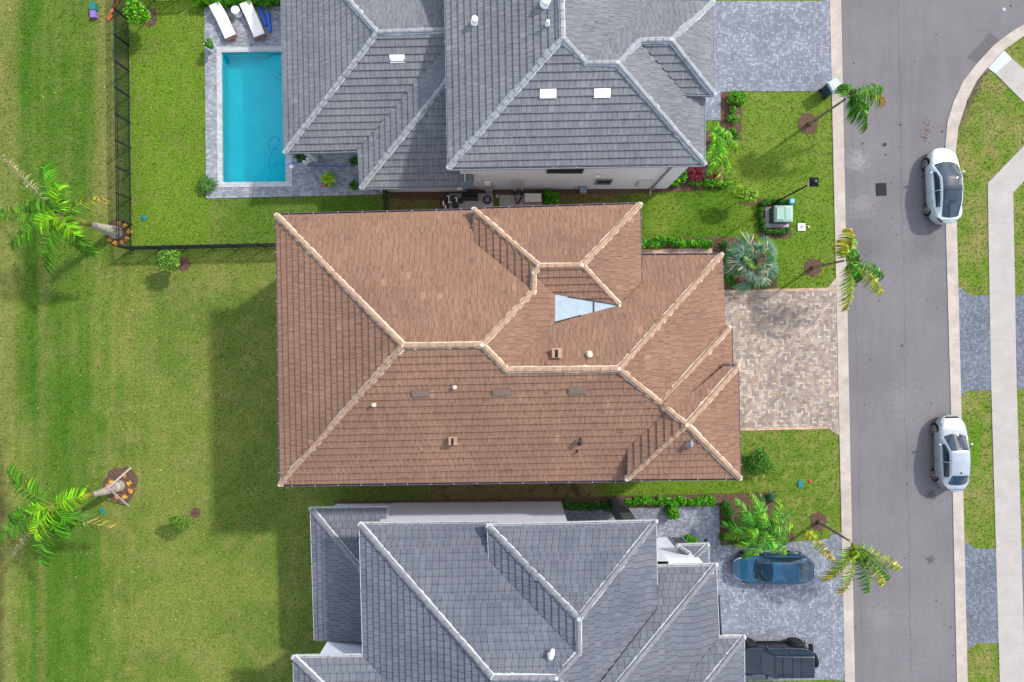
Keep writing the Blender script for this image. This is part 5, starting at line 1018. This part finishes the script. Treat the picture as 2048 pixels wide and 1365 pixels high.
# wheelie bin by the kerb
bb = P(1651, 186); t = empty('trash_bin', bb, 0, 'dark wheeled trash bin with a pale lid at the kerb', 'trash bin'); rz = R(28)
mb = MB(); mb.box((bb.x, bb.y, .55), (.52, .60, 1.0), rz, taper=1.18); mb.build('body', M['bin'], t)
mt = Matrix.Rotation(rz, 4, 'Z'); mb = MB(); mb.box((bb.x, bb.y, 1.08), (.66, .74, .06), rz); mb.box((bb.x, bb.y, 1.13), (.60, .66, .05), rz, taper=.9); mb.build('lid', M['bin_lid'], t)
dd = mt @ Vector((-.36, 0, 0)); mb = MB(); mb.bar(bb+dd+mt@Vector((0, -.28, 1.04)), bb+dd+mt@Vector((0, .28, 1.04)), .05, .05); mb.build('handle', M['bin'], t)
mb = MB(); mb.box((bb.x, bb.y, 1.165), (.22, .30, .02), rz); mb.build('lid_label', M['pale_plastic'], t)
for s in (-1, 1):
    mb = MB(); mb.lathe(bb+mt@Vector((-.28, s*.30, .12)), [(.02, -.03), (.12, -.03), (.12, .03), (.02, .03)], 14, M=mt @ Matrix.Rotation(R(90), 4, 'X')); mb.build('wheel', M['trim'], t)
# ------------------------------------------------------------------ cars
def car(px, py, heading, L, W, label, cat, paint, prof, gh, glass_roof=False, boxy=False, wheel_r=.33, wx=(1.40, -1.38), group='cars parked on the street and driveway'):
    t = empty('car', P(px, py, 0)+Vector((0, 0, .03)), 0, label, cat, group); Mx = Matrix.Translation(t.location) @ Matrix.Rotation(heading, 4, 'Z'); hw = W/2
    pxs = [p[0] for p in prof]; pzs = [p[1] for p in prof]
    def ht(x): return float(np.interp(x, pxs, pzs))
    nf, nr = (9, 12) if boxy else (4.6, 5.4)
    def wd(x):
        s = 2*x/L; n = nf if s > 0 else nr; return hw*max(0., 1-abs(s)**n)**(1/2.3)
    sec = [(.86, 0), (.985, .14), (1, .35), (.995, .55), (.97, .72), (.93, .86), (.87, .94), (.75, .985), (.4, 1.0), (0, 1.012)] if not boxy else [(.80, 0), (.86, .14), (.87, .4), (.87, .75), (.86, .92), (.85, .97), (.80, .995), (.6, 1), (.3, 1), (0, 1)]
    zb = .22 if not boxy else .42
    def Bp(x, v, off=0.):      # v in -1..1 across, 0 = centre top, |v|=1 = sill
        a = (1-abs(v))*(len(sec)-1); i = min(int(a), len(sec)-2); f = a-i; fy = sec[i][0]*(1-f)+sec[i+1][0]*f; fz = sec[i][1]*(1-f)+sec[i+1][1]*f
        sg = 1 if v >= 0 else -1; w_ = wd(x); h = ht(x); s = 2*x/L; zl = zb+max(0, abs(s)-.85)*.6
        o = off; return Vector((x+(o*2.2 if abs(s) > .93 else 0)*(1 if s > 0 else -1), sg*(fy*w_+o*(1 if fz < .9 else .4)), zl+fz*(h-zl)+(o if fz > .85 else 0)))
    def grid(fn, xs, vs, name, mat, parent=t, smooth=True, flip=False):
        mb = MB(); V = [Mx @ fn(x, v) for x in xs for v in vs]; k = len(vs); F = []
        for i in range(len(xs)-1):
            for j in range(k-1):
                q_ = (i*k+j, i*k+j+1, (i+1)*k+j+1, (i+1)*k+j); F.append(q_ if not flip else q_[::-1])
        mb.add(V, F, None, smooth=smooth); return mb.build(name, mat, parent)
    xs = [L/2*math.sin(a) for a in np.linspace(math.pi/2, -math.pi/2, 61)]; vs = list(np.linspace(-1, 1, 41))
    grid(Bp, xs, vs, 'body', paint)
    mb = MB(); V = []; n = 30
    for x in np.linspace(L/2*.97, -L/2*.97, n): V += [Mx @ Vector((x, -wd(x)*.84, zb+.02)), Mx @ Vector((x, wd(x)*.84, zb+.02))]
    mb.add(V, [(2*i, 2*i+1, 2*i+3, 2*i+2) for i in range(n-1)]); mb.build('underbody', M['trim'], t)
    # greenhouse
    x0, x1, x2, x3 = gh['x']; zr = gh['z']; wr = gh['w']; wb0 = gh['wb']
    def zt(x): return float(np.interp(x, [x3, x2, (x1+x2)/2+.1, x1, x0], [ht(x3)-.01, zr-gh.get('rd', .06), zr, zr-.035, ht(x0)-.01]))
    zx = np.linspace(x3, x0, 61); zz = np.array([zt(x) for x in zx]); ker = np.array([1, 2, 3, 2, 1])/9 if not boxy else np.array([1, 2, 1])/4; pad = len(ker)//2
    zs = np.convolve(np.pad(zz, pad, mode='edge'), ker, 'valid')
    def wt(x): return float(np.interp(x, [x3, x2, x1, x0], [wb0*gh.get('rw', .88), wr*.97, wr, wb0*.95]))
    def Gp(x, v, off=0.):
        z = float(np.interp(x, zx, zs)); a = abs(v); X = x; bow = max(0, 1-(min(a, .64)/.64)**2)
        X += (.20*min(1, max(0, (x-x1)/(x0-x1)))-.12*min(1, max(0, (x2-x)/(x2-x3))))*bow*(0.25 if boxy else 1); sg = 1 if v >= 0 else -1; w1 = wt(x); w2 = min(wb0, wd(x)*(.93 if not boxy else .86)); zbelt = min(ht(x)-.045, z-.001); T = .64
        if a <= T: f = a/T; return Vector((X, sg*w1*f, z+off-(.045 if not boxy else .02)*f**3))
        f = (a-T)/(1-T); return Vector((x, sg*(w1*(1-f)+w2*f+.03*math.sin(math.pi*f)+off), (z-(.045 if not boxy else .02))*(1-f)+zbelt*f+off*.3))
    grid(Gp, list(np.linspace(x0, x3, 49)), list(np.linspace(-1, 1, 41)), 'roof', paint)
    g = M['car_glass']; O = lambda o: (lambda x, v: Gp(x, v, o))
    tv = list(np.linspace(-.585, .585, 19))
    if glass_roof:
        grid(O(.008), list(np.linspace(x0+.02, x3+.10, 40)), tv, 'glass_roof', g)
    else:
        grid(O(.008), list(np.linspace(x0-.0, x1+.03, 14)), tv, 'windshield', g); grid(O(.008), list(np.linspace(x2-.05, x3+.03, 12)), [q_*.93 for q_ in tv], 'rear_window', g)
    xm = gh.get('xm', (x1+x2)/2-.05)
    for sg in (-1, 1):
        vv_ = [sg*q_ for q_ in np.linspace(.70, .95, 8)]
        def clampx(xa, xb): return list(np.linspace(xa, xb, 12))
        grid(O(.007), clampx(x0-.50*(x0-x1), xm+.03), vv_, 'side_window', g, flip=sg < 0); grid(O(.007), clampx(xm-.03, x2+(.05 if not boxy else -.0)-(.35*(x2-x3) if not boxy else .0)), vv_, 'side_window', g, flip=sg < 0)
    if not boxy:
        grid(lambda x, v: Bp(x, v, .003), [-L/2*.93, -L/2*.937], list(np.linspace(-.34, .34, 15)), 'boot_seam', M['trim'])
        for y_ in (-.34, .22): mb = MB(); pa = Gp(x0-.03, y_, .03); pb = Gp(x0-.30, y_+.30, .025); mb.bar(Mx @ pa, Mx @ pb, .022, .02); mb.build('wiper', M['trim'], t)
    OB = lambda o: (lambda x, v: Bp(x, v, o))
    for sg in (-1, 1):
        if not boxy:
            grid(OB(.008), list(np.linspace(L/2*.965, L/2*.80, 7)), [sg*q_ for q_ in np.linspace(.34, .50, 5)], 'headlight', M['lamp_glass']); grid(OB(.008), list(np.linspace(-L/2*.975, -L/2*.86, 6)), [sg*q_ for q_ in np.linspace(.36, .52, 4)], 'tail_light', M['red_lamp'])
        for xd in gh.get('doors', (x1+.35, xm, x2+.05)):
            grid(OB(.004), [xd, xd-.014], [sg*q_ for q_ in np.linspace(.38, .93, 12)], 'door_seam', M['trim'])
        for xd in (xm+.15, x2+.25): mb = MB(); p = Bp(xd, sg*.5, .02); mb.box(Mx @ p, (.18, .03, .03), heading); mb.build('door_handle', paint, t)
        if not boxy:
            grid(OB(.003), list(np.linspace(x0+.02, L/2*.90, 16)), [sg*.36, sg*.368], 'hood_seam', M['trim'])
        # mirror
        pm = Gp(x0-.62*(x0-x1)*.9, sg*.97); mb = MB(); mb.bar(Mx @ (pm+Vector((0, 0, -.02))), Mx @ (pm+Vector((.02, sg*.12, .0))), .05, .04)
        mb.lathe(Mx @ (pm+Vector((.0, sg*.17, .03))), [(.02, -.075), (.085, -.05), (.10, 0), (.08, .05), (.02, .075)], 12, M=Matrix.Rotation(heading, 4, 'Z') @ Matrix.Diagonal((.75, 1.15, 1, 1))); mb.build('mirror', paint, t)
        for xw in wx:
            yo = hw*.985-.03 if not boxy else hw-.01; fl = Mx @ Vector((xw, sg*(yo-.10), wheel_r)); Rm = Matrix.Rotation(heading, 4, 'Z') @ Matrix.Rotation(-sg*R(90), 4, 'X')
            wt_ = bpy.data.objects.new('wheel', None); C.objects.link(wt_); wt_.parent = t; wt_.location = world_mat(t).inverted() @ fl; wt_.empty_display_size = .2
            if not boxy: mb = MB(); mb.lathe(fl, [(.10, .0), (wheel_r+.055, .0), (wheel_r+.055, .098), (wheel_r-.02, .102)], 28, M=Rm); mb.build('wheel_arch', M['trim'], wt_)
            k_ = .112 if not boxy else .12
            mb = MB(); mb.lathe(fl, [(.20, .10), (wheel_r-.05, k_+.012), (wheel_r-.015, k_), (wheel_r, k_-.03), (wheel_r, -.12), (.2, -.12)], 28, M=Rm); mb.build('tyre', M['tire'], wt_)
            mb = MB(); rr = wheel_r*.70
            for k in range(9):
                a = 2*math.pi*k/9; m_ = Rm @ Matrix.Rotation(a, 4, 'Z'); vs_ = [fl+m_@Vector(q_) for q_ in ((.03, -.02, k_+.012), (.03, .02, k_+.012), (rr, .035, k_+.02), (rr, -.035, k_+.02))]; mb.add(vs_, [(0, 3, 2, 1), (0, 1, 2, 3)][:1])
            mb.lathe(fl, [(rr+.03, k_+.008), (rr+.03, k_+.024), (rr-.005, k_+.024), (rr-.005, k_+.008)], 24, M=Rm); mb.f.pop(); mb.f.pop(); mb.sm.pop(); mb.sm.pop()
            mb.lathe(fl, [(.06, k_+.008), (.06, k_+.022), (.02, k_+.03)], 10, M=Rm); mb.build('rim', M['rim'] if not boxy else M['dark_metal'], wt_)
    return t, Mx, grid, Bp, Gp, ht, wd
SED = [(-2.35, .62), (-2.28, .92), (-2.05, 1.02), (-1.6, 1.04), (-.5, .97), (.9, .96), (1.5, .90), (1.95, .80), (2.2, .66), (2.32, .50)]
# pearl white glass-roof sedan
t, Mx, grid, Bp, Gp, ht, wd = car(1873, 376.5, R(90+2.4), 4.66, 1.86, 'pearl white sedan with a long dark glass roof parked on the right gutter', 'car', M['white_paint'], [(-2.4, .60), (-2.28, .98), (-2.1, 1.06), (-1.6, 1.04), (-.5, .95), (.9, .93), (1.5, .86), (1.95, .76), (2.2, .62), (2.33, .48)], {'x': (1.16, .35, -1.1, -2.04), 'z': 1.43, 'w': .64, 'wb': .80, 'xm': -.40, 'rw': .66, 'rd': .10}, glass_roof=True)
grid(lambda x, v: Gp(x, v, .012), [-.44, -.47], list(np.linspace(-.60, .60, 15)), 'roof_bar', M['trim'])
# silver compact sedan
t, Mx, grid, Bp, Gp, ht, wd = car(1888.5, 902.5, R(90+1.0), 4.58, 1.80, 'silver gray sedan with a painted roof parked on the right gutter', 'car', M['silver_paint'], SED, {'x': (1.02, .22, -1.18, -1.78), 'z': 1.45, 'w': .57, 'wb': .78, 'xm': -.45, 'rw': .80})
grid(lambda x, v: Bp(x, v, .006), [2.20, 2.11], list(np.linspace(-.27, .27, 11)), 'grille', M['trim']); p = Gp(-1.05, 0, .03); mb = MB(); mb.box(Mx @ p, (.10, .04, .05), R(91)); mb.build('antenna', M['trim'], t)
# blue sedan facing the house
t, Mx, grid, Bp, Gp, ht, wd = car(1537, 1129.5, R(180), 4.85, 1.84, 'glossy blue sedan under the clump palm on the gray driveway', 'car', M['blue_paint'], [(-2.43, .62), (-2.36, .95), (-2.1, 1.05), (-1.7, 1.06), (-.5, .98), (.9, .96), (1.6, .90), (2.05, .78), (2.3, .62), (2.42, .48)], {'x': (1.10, .30, -1.32, -1.98), 'z': 1.45, 'w': .58, 'wb': .80, 'xm': -.45, 'rw': .84}, wx=(1.45, -1.42))
for sg in (-1, 1): grid(lambda x, v: Bp(x, v, .012), list(np.linspace(2.40, 1.95, 8)), [sg*.475, sg*.50], 'chrome_strip', M['lamp_glass'])
# black boxy off-road car
BX = [(-2.22, 1.08), (-2.15, 1.16), (.62, 1.16), (.75, 1.15), (1.9, 1.10), (2.1, 1.06), (2.18, .80)]
t, Mx, grid, Bp, Gp, ht, wd = car(1538, 1304.5, R(180), 4.36, 1.86, 'black boxy off road car with a spare wheel on its tailgate', 'off-road car', M['black_paint'], BX, {'x': (.88, .42, -1.98, -2.12), 'z': 1.84, 'w': .64, 'wb': .72, 'xm': -.55, 'rd': .02, 'rw': .93, 'doors': (.55, -.42, -1.3)}, boxy=True, wheel_r=.41, wx=(1.52, -1.42))
for sg in (-1, 1):
    for xw in (1.52, -1.42):
        mb = MB(); vs_ = []
        for a in np.linspace(R(8), R(172), 12):
            for y_, r_ in ((.74, .50), (.95, .50), (.955, .44)): vs_.append(Mx @ Vector((xw+math.cos(a)*r_*1.15, sg*y_, .40+math.sin(a)*r_)))
        mb.add(vs_, [(3*i+j, 3*i+j+1, 3*i+j+4, 3*i+j+3) for i in range(11) for j in range(2)], None, smooth=True); mb.build('fender_flare', M['trim'], t)
    mb = MB(); mb.bar(Mx @ Vector((1.0, sg*.84, .42)), Mx @ Vector((-.95, sg*.84, .42)), .10, .05); mb.build('side_step', M['trim'], t)
mb = MB(); mb.box(Mx @ Vector((-2.26, 0, .62)), (.20, 1.55, .20)); mb.build('rear_bumper', M['trim'], t)
mb = MB(); mb.lathe(Mx @ Vector((-2.26, -.05, 1.05)), [(.12, -.10), (.38, -.10), (.41, -.05), (.41, .06), (.37, .11), (.20, .10)], 26, M=Matrix.Rotation(R(90), 4, 'Y')); mb.build('spare_wheel', M['tire'], t)
for k in range(6): mb = MB(); y_ = -.5+.2*k; mb.bar(Mx @ Vector((-1.22, y_, 1.842)), Mx @ Vector((-1.92, y_, 1.842)), .035, .02); mb.build('roof_rib', M['black_paint'], t)
for x_ in (-.05, -.62, -1.12): mb = MB(); mb.bar(Mx @ Vector((x_, -.60, 1.842)), Mx @ Vector((x_, .60, 1.842)), .018, .012); mb.build('roof_seam', M['trim'], t)
